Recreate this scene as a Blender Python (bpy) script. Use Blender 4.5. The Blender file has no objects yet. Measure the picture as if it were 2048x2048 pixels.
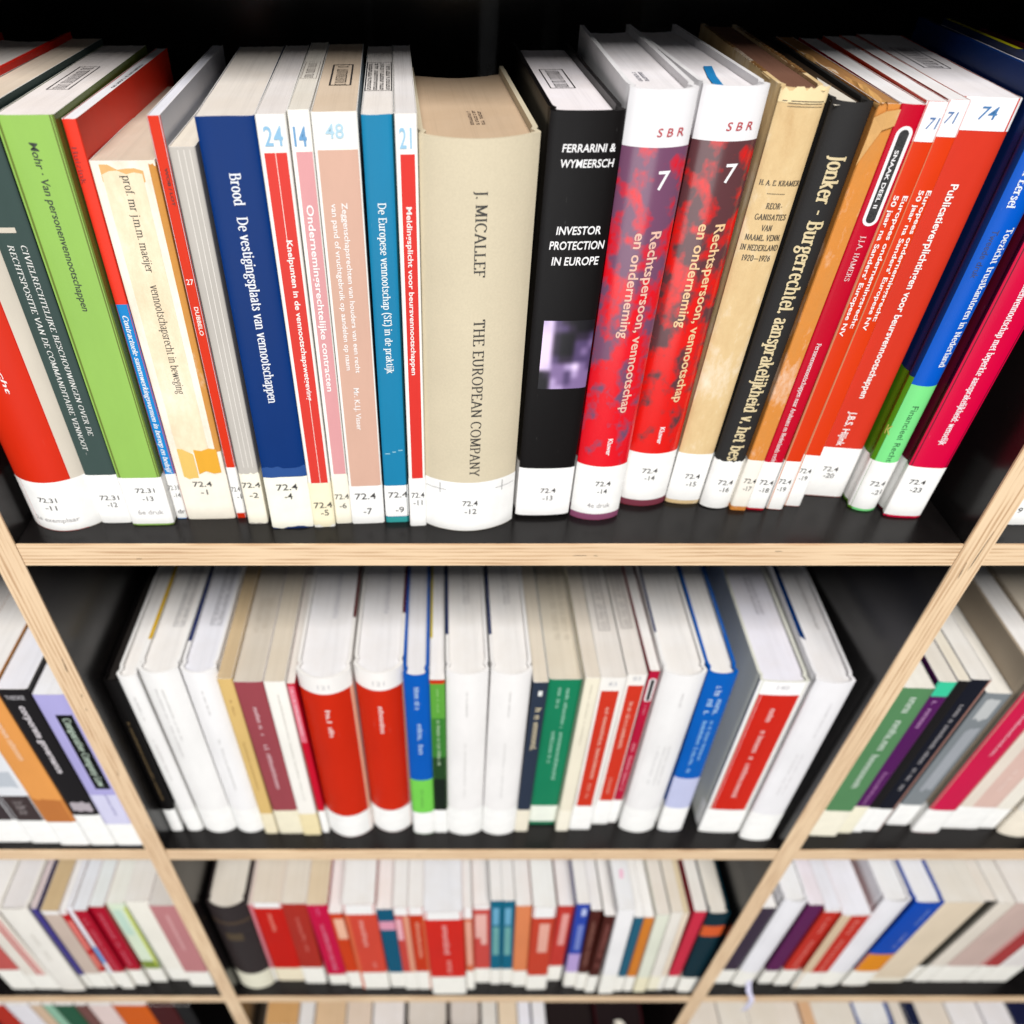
import bpy, math, random
from mathutils import Vector

# ---------------------------------------------------------------- camera, world, lamps, exposure
scene = bpy.context.scene
COL = scene.collection
MM = 0.001
cam_data = bpy.data.cameras.new('camera')
cam = bpy.data.objects.new('camera', cam_data); COL.objects.link(cam)
cam.location = (0.0, -0.350, 0.3275)
cam.rotation_euler = (math.radians(90 - 40.6), 0, 0)
cam_data.sensor_width = 24.0
cam_data.lens = 24.0 * 1542 / 2048
cam_data.shift_x = 144 / 2048
cam_data.clip_start = 0.02; cam_data.clip_end = 50
cam_data.dof.use_dof = True
cam_data.dof.focus_distance = 0.405
cam_data.dof.aperture_fstop = 3.6
scene.camera = cam
world = bpy.data.worlds.new('World'); scene.world = world
world.use_nodes = True
world.node_tree.nodes['Background'].inputs[0].default_value = (0.93, 0.96, 1.0, 1)
world.node_tree.nodes['Background'].inputs[1].default_value = 0.17
def area(name, loc, target, sx, sy, power, color=(1, 1, 1)):
    d = bpy.data.lights.new(name, 'AREA'); d.shape = 'RECTANGLE'; d.size = sx; d.size_y = sy
    d.energy = power; d.color = color
    o = bpy.data.objects.new(name, d); COL.objects.link(o); o.location = loc
    o.rotation_euler = (Vector(target) - Vector(loc)).to_track_quat('-Z', 'Y').to_euler()
    return o
area('ceiling_lamp', (0.12, -2.15, 3.1), (0.03, 0.05, -0.5), 2.4, 1.2, 232, (1.0, 0.98, 0.95))
area('fill_light', (-0.3, -2.5, -0.55), (0.03, 0.0, -1.0), 2.4, 1.3, 37, (0.97, 0.985, 1.0))  # added fill, no actual fixture: brightens the spines and lower rows from the front
scene.view_settings.view_transform = 'Standard'
scene.view_settings.look = 'None'
scene.view_settings.exposure = 0.0
scene.view_settings.gamma = 1.0
scene.cycles.max_bounces = 6

# ---------------------------------------------------------------- materials
def lin(c):
    return tuple(((v / 255) / 12.92 if v / 255 <= 0.04045 else ((v / 255 + 0.055) / 1.055) ** 2.4) for v in c)
ALB = 0.84
def vivid(c):
    """albedo of a printed colour: whites stay whites, strong inks keep their depth"""
    mx, mn = max(c), min(c)
    if mx <= 0: return c
    s = (mx - mn) / mx
    k = 0.86 - 0.08 * s
    return tuple(v * k for v in c)
MATS = {}
def base_mat(name):
    m = bpy.data.materials.new(name); m.use_nodes = True
    nt = m.node_tree
    return m, nt, nt.nodes['Principled BSDF']
def add(nt, t, **kw):
    n = nt.nodes.new(t)
    for k, v in kw.items(): setattr(n, k, v)
    return n
def coords(nt, scale):
    tc = add(nt, 'ShaderNodeTexCoord'); mp = add(nt, 'ShaderNodeMapping')
    mp.inputs['Scale'].default_value = scale
    nt.links.new(tc.outputs['Object'], mp.inputs['Vector'])
    return mp.outputs['Vector']
def noise(nt, vec, scale, detail=3, rough=0.55):
    n = add(nt, 'ShaderNodeTexNoise'); n.inputs['Scale'].default_value = scale
    n.inputs['Detail'].default_value = detail; n.inputs['Roughness'].default_value = rough
    nt.links.new(vec, n.inputs['Vector']); return n.outputs['Fac']
def ramp(nt, fac, stops):
    r = add(nt, 'ShaderNodeValToRGB'); e = r.color_ramp.elements
    while len(e) < len(stops): e.new(0.5)
    for el, (p, c) in zip(e, stops): el.position = p; el.color = (*c, 1)
    nt.links.new(fac, r.inputs['Fac']); return r.outputs['Color']
def bump(nt, b, fac, strength, dist):
    n = add(nt, 'ShaderNodeBump'); n.inputs['Strength'].default_value = strength; n.inputs['Distance'].default_value = dist
    nt.links.new(fac, n.inputs['Height']); nt.links.new(n.outputs['Normal'], b.inputs['Normal'])
def mul(c, k): return tuple(min(1, v * k) for v in c)
def mixc(a, b, t): return tuple(x * (1 - t) + y * t for x, y in zip(a, b))

def cover_mat(c, finish='gloss'):
    """printed card or cloth of one colour with light handling wear"""
    key = ('cover', tuple(c), finish)
    if key in MATS: return MATS[key]
    m, nt, b = base_mat('cover_card')
    col = vivid(lin(c))
    if finish == 'worn':                          # handled old paper: foxing, browned patches, creases
        f = noise(nt, coords(nt, (1, 1, 0.45)), 34, 7, 0.68)
        st = mixc(col, mul((0.40, 0.22, 0.08), 1), 0.55)
        cc = ramp(nt, f, [(0.34, mul(mixc(col, (0.85, 0.80, 0.70), 0.5), 1)), (0.47, col), (0.58, mixc(col, st, 0.35)), (0.68, st)])
        nt.links.new(cc, b.inputs['Base Color']); b.inputs['Roughness'].default_value = 0.6
        b.inputs['Specular IOR Level'].default_value = 0.2
        bump(nt, b, noise(nt, coords(nt, (1, 1, 0.5)), 90, 6, 0.7), 0.55, 0.0009)
    elif finish == 'cloth':
        v = coords(nt, (1, 1, 1)); f = noise(nt, v, 900, 2); g = noise(nt, v, 25, 4)
        mx = add(nt, 'ShaderNodeMath', operation='ADD'); nt.links.new(f, mx.inputs[0]); nt.links.new(g, mx.inputs[1])
        hf = add(nt, 'ShaderNodeMath', operation='MULTIPLY'); nt.links.new(mx.outputs[0], hf.inputs[0]); hf.inputs[1].default_value = 0.5
        cc = ramp(nt, hf.outputs[0], [(0.3, mul(col, 0.91)), (0.7, mul(col, 1.03))])
        nt.links.new(cc, b.inputs['Base Color']); b.inputs['Roughness'].default_value = 0.75
        bump(nt, b, f, 0.35, 0.0002)
    else:
        v = coords(nt, (1, 1, 0.35)); f = noise(nt, v, 28, 5, 0.6)
        fine = noise(nt, coords(nt, (1, 1, 0.12)), 420, 3, 0.7)
        k = 0.10 if finish == 'gloss' else 0.16
        scuff = ramp(nt, fine, [(0.70, (0, 0, 0)), (0.82, (0.35, 0.35, 0.35))])
        cc = ramp(nt, f, [(0.25, mul(col, 1 - k)), (0.75, mul(col, 1 + k * 0.6))])
        mx = add(nt, 'ShaderNodeMix', data_type='RGBA'); nt.links.new(scuff, mx.inputs['Factor'])
        nt.links.new(cc, mx.inputs['A']); mx.inputs['B'].default_value = (*mixc(col, (0.8, 0.78, 0.75), 0.45), 1)
        nt.links.new(mx.outputs['Result'], b.inputs['Base Color'])
        rr = add(nt, 'ShaderNodeMapRange'); nt.links.new(f, rr.inputs['Value'])
        lo = 0.30 if finish == 'gloss' else 0.55
        rr.inputs['To Min'].default_value = lo; rr.inputs['To Max'].default_value = lo + 0.2
        nt.links.new(rr.outputs['Result'], b.inputs['Roughness'])
        b.inputs['Specular IOR Level'].default_value = 0.15
        bump(nt, b, noise(nt, coords(nt, (1, 1, 0.3)), 60, 4), 0.12, 0.0006)
    MATS[key] = m; return m

def page_mat(c):
    """cut page edges: fine lines along the depth of the book, a little yellowing"""
    key = ('page', tuple(c))
    if key in MATS: return MATS[key]
    m, nt, b = base_mat('page_edges')
    col = mul(lin(c), ALB)
    f = noise(nt, coords(nt, (1300, 9, 1300 * 0.02)), 1.0, 2, 0.7)
    f2 = noise(nt, coords(nt, (220, 4, 6)), 1.0, 3, 0.6)
    g = noise(nt, coords(nt, (1, 1, 1)), 30, 4)
    a = add(nt, 'ShaderNodeMath', operation='MULTIPLY_ADD'); nt.links.new(f, a.inputs[0]); a.inputs[1].default_value = 0.45
    bb = add(nt, 'ShaderNodeMath', operation='MULTIPLY'); nt.links.new(f2, bb.inputs[0]); bb.inputs[1].default_value = 0.55
    nt.links.new(bb.outputs[0], a.inputs[2])
    c1 = ramp(nt, a.outputs[0], [(0.30, mul(col, 0.89)), (0.47, mul(col, 1.0)), (0.8, mul(col, 1.04))])
    mx = add(nt, 'ShaderNodeMix', data_type='RGBA', blend_type='MULTIPLY')
    st = ramp(nt, g, [(0.35, (0.93, 0.90, 0.86)), (0.6, (1, 1, 1))])
    mx.inputs['Factor'].default_value = 0.6; nt.links.new(c1, mx.inputs['A']); nt.links.new(st, mx.inputs['B'])
    nt.links.new(mx.outputs['Result'], b.inputs['Base Color'])
    b.inputs['Roughness'].default_value = 0.85; b.inputs['Specular IOR Level'].default_value = 0.15
    bump(nt, b, f, 0.25, 0.0002)
    MATS[key] = m; return m

def paper_mat(c, rough=0.55):
    key = ('paper', tuple(c), rough)
    if key in MATS: return MATS[key]
    m, nt, b = base_mat('label_paper')
    col = mul(lin(c), ALB + 0.03)
    f = noise(nt, coords(nt, (1, 1, 1)), 90, 5, 0.65)
    cc = ramp(nt, f, [(0.3, mul(mixc(col, mul(col, 0.9), 0.8), 1)), (0.6, col)])
    nt.links.new(cc, b.inputs['Base Color']); b.inputs['Roughness'].default_value = rough
    b.inputs['Specular IOR Level'].default_value = 0.3
    bump(nt, b, f, 0.15, 0.0003)
    MATS[key] = m; return m

def ink_mat(c):
    key = ('ink', tuple(c))
    if key in MATS: return MATS[key]
    m, nt, b = base_mat('print_ink')
    col = mul(lin(c), ALB)
    f = noise(nt, coords(nt, (1, 1, 1)), 1500, 2)
    cc = ramp(nt, f, [(0.3, mul(col, 0.9)), (0.7, mixc(col, (0.5, 0.5, 0.5), 0.06))])
    nt.links.new(cc, b.inputs['Base Color']); b.inputs['Roughness'].default_value = 0.5
    MATS[key] = m; return m

def mottled_mat(tone):
    """red jacket print broken by mauve splashes, more mauve towards the head"""
    key = ('mottled', tone)
    if key in MATS: return MATS[key]
    m, nt, b = base_mat('splashed_print')
    mauve = mul(lin((118, 74, 104) if tone == 0 else (96, 56, 60)), ALB)
    red = mul(lin((228, 14, 32) if tone == 0 else (226, 22, 16)), ALB)
    mid = mixc(mauve, red, 0.55)
    v = coords(nt, (1, 1, 0.8)); f = noise(nt, v, 88, 3.0, 0.55)
    sx = add(nt, 'ShaderNodeSeparateXYZ'); tc = add(nt, 'ShaderNodeTexCoord'); nt.links.new(tc.outputs['Object'], sx.inputs[0])
    mr = add(nt, 'ShaderNodeMapRange'); nt.links.new(sx.outputs['Z'], mr.inputs['Value'])
    mr.inputs['From Min'].default_value = 0.03; mr.inputs['From Max'].default_value = 0.225
    mr.inputs['To Min'].default_value = 0.13; mr.inputs['To Max'].default_value = -0.13
    s = add(nt, 'ShaderNodeMath', operation='ADD'); nt.links.new(f, s.inputs[0]); nt.links.new(mr.outputs['Result'], s.inputs[1])
    cc = ramp(nt, s.outputs[0], [(0.40, mauve), (0.45, mixc(mauve, red, 0.3)), (0.475, mid), (0.52, mixc(mid, red, 0.55)), (0.545, red), (0.8, mul(red, 1.05))])
    nt.links.new(cc, b.inputs['Base Color']); b.inputs['Roughness'].default_value = 0.25
    MATS[key] = m; return m

def plywood_mat(axis):
    """birch plywood edge: plies stacked along one axis"""
    key = ('ply', axis)
    if key in MATS: return MATS[key]
    m, nt, b = base_mat('birch_plywood_edge')
    light = (0.72, 0.535, 0.345); tan = (0.60, 0.41, 0.245); dark = (0.47, 0.295, 0.165)
    sc = [14, 14, 14]; sc[axis] = 620
    wv = add(nt, 'ShaderNodeTexWave', wave_type='BANDS', bands_direction='XYZ'[axis])
    wv.inputs['Scale'].default_value = 100; wv.inputs['Distortion'].default_value = 1.1
    wv.inputs['Detail'].default_value = 2; wv.inputs['Detail Scale'].default_value = 0.25
    s3 = [1, 1, 1]; tc0 = add(nt, 'ShaderNodeTexCoord'); nt.links.new(tc0.outputs['Object'], wv.inputs['Vector'])
    lay0 = noise(nt, coords(nt, tuple(sc)), 1.0, 3, 0.6)
    ad = add(nt, 'ShaderNodeMath', operation='MULTIPLY_ADD'); nt.links.new(wv.outputs['Fac'], ad.inputs[0]); ad.inputs[1].default_value = 0.22
    nt.links.new(lay0, ad.inputs[2]); lay = ad.outputs[0]
    long = 0 if axis == 2 else 2
    s2 = [700, 700, 700]; s2[long] = 16
    grain = noise(nt, coords(nt, tuple(s2)), 1.0, 4, 0.7)
    big = noise(nt, coords(nt, (5, 5, 5)), 1.0, 3)
    c1 = ramp(nt, lay, [(0.40, dark), (0.50, tan), (0.60, light), (0.9, mul(light, 1.05))])
    c2 = ramp(nt, grain, [(0.22, (0.86, 0.78, 0.70)), (0.45, (1, 1, 1))])
    c3 = ramp(nt, big, [(0.3, (0.88, 0.84, 0.82)), (0.65, (1.0, 1.0, 1.0))])
    mx = add(nt, 'ShaderNodeMix', data_type='RGBA', blend_type='MULTIPLY'); mx.inputs['Factor'].default_value = 0.5
    nt.links.new(c1, mx.inputs['A']); nt.links.new(c2, mx.inputs['B'])
    m2 = add(nt, 'ShaderNodeMix', data_type='RGBA', blend_type='MULTIPLY'); m2.inputs['Factor'].default_value = 1
    nt.links.new(mx.outputs['Result'], m2.inputs['A']); nt.links.new(c3, m2.inputs['B'])
    nt.links.new(m2.outputs['Result'], b.inputs['Base Color'])
    b.inputs['Roughness'].default_value = 0.5
    bump(nt, b, lay, 0.3, 0.0004)
    MATS[key] = m; return m

def laminate_mat():
    key = 'laminate'
    if key in MATS: return MATS[key]
    m, nt, b = base_mat('black_laminate')
    f = noise(nt, coords(nt, (1, 1, 1)), 14, 5, 0.6)
    cc = ramp(nt, f, [(0.3, (0.0035, 0.003, 0.003)), (0.7, (0.0085, 0.0072, 0.0072))])
    speck = noise(nt, coords(nt, (1, 1, 1)), 420, 2, 0.5)
    mk = ramp(nt, speck, [(0.765, (0, 0, 0)), (0.80, (0.5, 0.5, 0.5))])
    mx = add(nt, 'ShaderNodeMix', data_type='RGBA'); nt.links.new(mk, mx.inputs['Factor'])
    nt.links.new(cc, mx.inputs['A']); mx.inputs['B'].default_value = (0.2, 0.19, 0.18, 1)
    nt.links.new(mx.outputs['Result'], b.inputs['Base Color'])
    rr = add(nt, 'ShaderNodeMapRange'); nt.links.new(f, rr.inputs['Value'])
    rr.inputs['To Min'].default_value = 0.17; rr.inputs['To Max'].default_value = 0.32
    nt.links.new(rr.outputs['Result'], b.inputs['Roughness'])
    b.inputs['Specular IOR Level'].default_value = 0.28
    bump(nt, b, noise(nt, coords(nt, (1, 1, 1)), 700, 2), 0.15, 0.0002)
    MATS[key] = m; return m

# ---------------------------------------------------------------- mesh helpers (all shapes given in millimetres)
def link(name, verts, faces, mat, parent=None, smooth=False):
    me = bpy.data.meshes.new(name)
    me.from_pydata([(x * MM, y * MM, z * MM) for x, y, z in verts], [], faces)
    me.materials.append(mat)
    if smooth:
        me.polygons.foreach_set('use_smooth', [True] * len(me.polygons))
        try: me.set_sharp_from_angle(angle=math.radians(35))
        except Exception: pass
    me.update()
    o = bpy.data.objects.new(name, me); COL.objects.link(o)
    if parent: o.parent = parent
    return o
def box_vf(x0, x1, y0, y1, z0, z1, c=0.0):
    """box with chamfered edges along its front"""
    if c <= 0:
        v = [(x, y, z) for z in (z0, z1) for y in (y0, y1) for x in (x0, x1)]
        return v, [(0, 2, 3, 1), (4, 5, 7, 6), (0, 1, 5, 4), (2, 6, 7, 3), (0, 4, 6, 2), (1, 3, 7, 5)]
    prof = [(y0 + c, z0), (y1, z0), (y1, z1), (y0 + c, z1), (y0, z1 - c), (y0, z0 + c)]
    v = [(x0, y, z) for y, z in prof] + [(x1, y, z) for y, z in prof]
    n = 6
    f = [tuple(range(n)), tuple(range(2 * n - 1, n - 1, -1))] + [(i, i + n, (i + 1) % n + n, (i + 1) % n) for i in range(n)]
    return v, f
def empty(name, label, category, loc, rot=(0, 0, 0), group=None):
    o = bpy.data.objects.new(name, None); COL.objects.link(o)
    o.empty_display_size = 0.02
    o.location = tuple(v * MM for v in loc); o.rotation_euler = rot
    o['label'] = label; o['category'] = category
    if group: o['group'] = group
    return o

# ---------------------------------------------------------------- bookcase
BX = [(-882, -864), (-282, -264), (326, 344), (944, 962)]          # the uprights
SHELVES = [402, 0, -402, -804, -1206]
case = empty('bookcase', 'black laminate bookcase with pale plywood edges holding all the rows of books', 'bookcase', (0, 0, 0))
for x0, x1 in BX:
    v, f = box_vf(x0, x1, 1.2, 285, -1260, 520)
    d = link('upright', v, f, laminate_mat(), case)
    v, f = box_vf(x0 - 0.05, x1 + 0.05, 0, 1.2, -1260, 520)
    link('plywood_edge', v, f, plywood_mat(0), d)
for z in SHELVES:
    for i in range(3):
        a, b_ = BX[i][1] + 0.3, BX[i + 1][0] - 0.3
        v, f = box_vf(a, b_, 1.8, 284, z - 17.6, z - 0.0)
        s = link('shelf', v, f, laminate_mat(), case)
        v, f = box_vf(a, b_, 0.6, 1.8, z - 17.8, z + 0.1)
        e = link('plywood_edge', v, f, plywood_mat(2), s)
v, f = box_vf(-882, 962, 285.2, 291, -1260, 520)
link('back_panel', v, f, laminate_mat(), case)
# open slits in the plies of the uprights
slit = base_mat('dark_slit'); slit[2].inputs['Base Color'].default_value = (0.03, 0.016, 0.008, 1); slit[2].inputs['Roughness'].default_value = 0.9
def crack(x, z, L, w, tilt=0.0):
    pts = []
    n = 7
    for k in range(n):
        t = k / (n - 1); hw = w * math.sin(math.pi * (0.08 + 0.84 * t)) * (0.8 + 0.3 * math.sin(7 * t))
        pts.append((x + tilt * (t - 0.5) - hw / 2, z + L * (t - 0.5), hw))
    v = []
    for px, pz, hw in pts: v += [(px, -0.08, pz), (px + hw, -0.08, pz)]
    link('ply_crack', v, [(2 * i, 2 * i + 1, 2 * i + 3, 2 * i + 2) for i in range(n - 1)], slit[0], case)
crack(-270.5, -118, 17, 0.9, 1.0); crack(-269, -154, 3.0, 1.0); crack(-271, -172, 3, 0.8); crack(-271.5, -262, 9, 0.6, 0.8)
for fx, fz, fl in ((88, -9.2, 9), (98, -9.3, 3), (-190, -12, 4), (212, -5.5, 5), (-20, -411, 5), (150, -409, 6)):
    v = [(fx - fl / 2, 0.52, fz - .18), (fx + fl / 2, 0.52, fz - .1), (fx + fl / 2 - .6, 0.52, fz + .25), (fx - fl / 3, 0.52, fz + .3)]
    link('ply_crack', v, [(0, 1, 2, 3)], slit[0], case)
crack(338.0, -5, 34, 0.8, 1.0); crack(334.0, -22, 15, 0.7, -0.6); crack(-269.0, -352, 7, .5)

# ---------------------------------------------------------------- lettering
SERIF = {
'a': (44, [('P', 8, 40, 14, 49, 24, 50, 31, 46, 33, 36), ('P', 33, 38, 33, 8, 37, 1, 43, 3), ('P', 33, 29, 20, 27, 9, 21, 7, 11, 12, 2, 20, 0, 29, 5, 33, 12)]),
'b': (48, [('V', 10, 0, 72, 'l'), ('E', 26, 25, 16, 25, 150, -150)]),
'c': (42, [('E', 25, 25, 18, 25, 40, 315)]),
'd': (50, [('V', 38, 0, 72, 'lr'), ('E', 22, 25, 16, 25, 30, 330)]),
'e': (44, [('P', 8, 28, 40, 28), ('E', 24, 25, 17, 25, 5, 315)]),
'f': (30, [('V', 14, 0, 56, 'b'), ('P', 14, 54, 17, 68, 25, 72, 32, 67), ('P', 4, 49, 27, 49)]),
'g': (45, [('E', 22, 34, 14, 16, 0, 360), ('P', 16, 20, 10, 10, 14, 3, 33, 1, 40, -7, 34, -18, 20, -21, 8, -16, 7, -8, 14, 1), ('P', 32, 44, 43, 50)]),
'h': (52, [('V', 10, 0, 72, 'lb'), ('P', 10, 36, 18, 47, 29, 50, 37, 44, 40, 32), ('V', 40, 0, 34, 'b')]),
'i': (23, [('V', 11, 0, 50, 'lb'), ('D', 11, 66)]),
'j': (22, [('V', 13, -8, 50, 'l'), ('P', 13, -8, 10, -18, 0, -20), ('D', 13, 66)]),
'k': (48, [('V', 10, 0, 72, 'lb'), ('P', 11, 20, 34, 48), ('P', 19, 29, 39, 1), ('H', 34, 49, 16), ('H', 40, 1, 15)]),
'l': (23, [('V', 11, 0, 72, 'lb')]),
'm': (80, [('V', 10, 0, 50, 'lb'), ('P', 10, 36, 18, 47, 28, 50, 36, 44, 39, 32), ('V', 39, 0, 34, 'b'), ('P', 39, 36, 47, 47, 57, 50, 65, 44, 68, 32), ('V', 68, 0, 34, 'b')]),
'n': (52, [('V', 10, 0, 50, 'lb'), ('P', 10, 36, 18, 47, 29, 50, 37, 44, 40, 32), ('V', 40, 0, 34, 'b')]),
'o': (46, [('E', 23, 25, 17, 25, 0, 360)]),
'p': (49, [('V', 10, -21, 50, 'lb'), ('E', 26, 25, 16, 25, 150, -150)]),
'q': (49, [('V', 38, -21, 50, 'b'), ('E', 22, 25, 16, 25, 30, 330)]),
'r': (36, [('V', 10, 0, 50, 'lb'), ('P', 10, 33, 18, 46, 26, 50, 34, 45)]),
's': (39, [('P', 31, 37, 28, 47, 19, 50, 10, 46, 9, 37, 16, 30, 26, 24, 32, 16, 31, 6, 23, 0, 13, 1, 7, 12)]),
't': (32, [('V', 14, 8, 64, ''), ('P', 14, 10, 18, 0, 26, 1, 31, 6), ('P', 4, 49, 28, 49)]),
'u': (52, [('V', 10, 12, 50, 'l'), ('P', 10, 14, 13, 3, 22, 0, 31, 4, 38, 14), ('V', 39, 0, 50, 'lr')]),
'v': (45, [('P', 7, 49, 23, 1), ('P', 23, 1, 38, 49), ('H', 7, 49, 15), ('H', 38, 49, 13)]),
'w': (66, [('P', 7, 49, 20, 1), ('P', 20, 1, 33, 49), ('P', 33, 49, 46, 1), ('P', 46, 1, 59, 49), ('H', 7, 49, 14), ('H', 33, 49, 12), ('H', 59, 49, 13)]),
'y': (45, [('P', 7, 49, 23, 1), ('P', 38, 49, 20, -14, 8, -20), ('H', 7, 49, 15), ('H', 38, 49, 13)]),
'z': (42, [('P', 7, 49, 35, 49), ('P', 34, 48, 8, 2), ('P', 7, 1, 36, 1)]),
'A': (66, [('P', 8, 1, 32, 70), ('P', 32, 70, 57, 1), ('P', 16, 24, 48, 24), ('H', 8, 1, 16), ('H', 57, 1, 18)]),
'B': (58, [('V', 14, 0, 70, 'tb'), ('P', 14, 69, 34, 69, 43, 62, 43, 46, 34, 38, 14, 38), ('P', 34, 38, 47, 32, 50, 18, 46, 5, 34, 1, 14, 1)]),
'C': (62, [('E', 33, 35, 26, 35, 42, 318), ('V', 53, 54, 66, '')]),
'D': (66, [('V', 14, 0, 70, 'tb'), ('P', 14, 69, 30, 69, 46, 63, 56, 50, 58, 35, 56, 20, 46, 7, 30, 1, 14, 1)]),
'E': (54, [('V', 14, 0, 70, 'tb'), ('P', 14, 69, 46, 69), ('P', 14, 37, 38, 37), ('P', 14, 1, 48, 1), ('V', 46, 58, 70, ''), ('V', 48, 0, 13, '')]),
'F': (50, [('V', 14, 0, 70, 'tb'), ('P', 14, 69, 45, 69), ('P', 14, 37, 37, 37), ('V', 45, 57, 70, '')]),
'G': (66, [('E', 33, 35, 26, 35, 42, 330), ('V', 56, 6, 32, 't')]),
'H': (66, [('V', 14, 0, 70, 'tb'), ('V', 52, 0, 70, 'tb'), ('P', 14, 37, 52, 37)]),
'I': (28, [('V', 14, 0, 70, 'tb')]),
'J': (30, [('V', 18, 0, 70, 't'), ('P', 18, 2, 15, -10, 5, -14)]),
'K': (62, [('V', 14, 0, 70, 'tb'), ('P', 15, 28, 48, 69), ('P', 26, 42, 54, 1), ('H', 48, 69, 16), ('H', 54, 1, 16)]),
'L': (52, [('V', 14, 0, 70, 'tb'), ('P', 14, 1, 47, 1), ('V', 47, 0, 15, '')]),
'M': (78, [('V', 13, 0, 70, 'b'), ('P', 12, 69, 38, 6), ('P', 38, 6, 63, 69), ('V', 64, 0, 70, 'tb'), ('H', 11, 69, 12)]),
'N': (66, [('V', 13, 0, 70, 'b'), ('P', 12, 69, 53, 3), ('V', 53, 0, 70, 't'), ('H', 10, 69, 14)]),
'O': (68, [('E', 34, 35, 27, 35, 0, 360)]),
'P': (54, [('V', 14, 0, 70, 'tb'), ('P', 14, 69, 36, 69, 46, 60, 47, 48, 42, 37, 33, 32, 14, 32)]),
'R': (62, [('V', 14, 0, 70, 'tb'), ('P', 14, 69, 36, 69, 45, 61, 45, 47, 36, 37, 14, 36), ('P', 30, 37, 53, 1), ('H', 54, 1, 12)]),
'S': (48, [('P', 38, 54, 34, 67, 23, 70, 11, 65, 9, 52, 18, 42, 30, 34, 40, 24, 38, 8, 26, 0, 12, 4, 8, 18)]),
'T': (56, [('V', 28, 0, 70, 'b'), ('P', 6, 69, 50, 69), ('V', 6, 56, 70, ''), ('V', 50, 56, 70, '')]),
'U': (64, [('V', 13, 18, 70, 't'), ('P', 13, 20, 17, 6, 30, 0, 44, 6, 50, 20), ('V', 51, 18, 70, 't')]),
'V': (64, [('P', 9, 69, 33, 1), ('P', 33, 1, 56, 69), ('H', 9, 69, 17), ('H', 56, 69, 14)]),
'W': (88, [('P', 8, 69, 27, 1), ('P', 27, 1, 45, 69), ('P', 45, 69, 63, 1), ('P', 63, 1, 80, 69), ('H', 8, 69, 16), ('H', 80, 69, 14)]),
'Y': (62, [('P', 8, 69, 31, 34), ('P', 31, 34, 54, 69), ('V', 31, 0, 35, 'b'), ('H', 8, 69, 16), ('H', 54, 69, 14)]),
'Z': (54, [('P', 8, 69, 46, 69), ('P', 46, 68, 8, 2), ('P', 8, 1, 48, 1)]),
'0': (46, [('E', 23, 35, 16, 35, 0, 360)]),
'1': (34, [('V', 18, 0, 70, 'b'), ('P', 8, 58, 18, 69)]),
'2': (46, [('P', 8, 54, 12, 67, 24, 70, 35, 63, 35, 50, 24, 32, 8, 2), ('P', 8, 1, 38, 1)]),
'6': (46, [('P', 36, 66, 20, 60, 8, 35, 8, 18), ('E', 23, 21, 15, 21, 0, 360)]),
'9': (46, [('P', 10, 3, 26, 10, 38, 34, 38, 52), ('E', 23, 49, 15, 21, 0, 360)]),
'.': (18, [('D', 9, 5)]), ',': (18, [('D', 9, 5), ('P', 11, 3, 6, -12)]), '-': (36, [('P', 6, 27, 30, 27)]), ':': (20, [('D', 10, 5), ('D', 10, 45)]),
'_': (80, [('P', 4, 27, 76, 27)]), '(': (28, [('P', 24, 76, 12, 55, 9, 27, 12, 0, 24, -20)]), ')': (28, [('P', 4, 76, 16, 55, 19, 27, 16, 0, 4, -20)]),
' ': (26, []), "'": (14, [('P', 7, 72, 7, 52)]), '/': (36, [('P', 4, -5, 32, 74)]), '&': (62, [('E', 24, 54, 12, 16, 0, 360), ('E', 22, 18, 16, 18, 60, 330), ('P', 16, 44, 52, 1)]),
}
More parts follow.
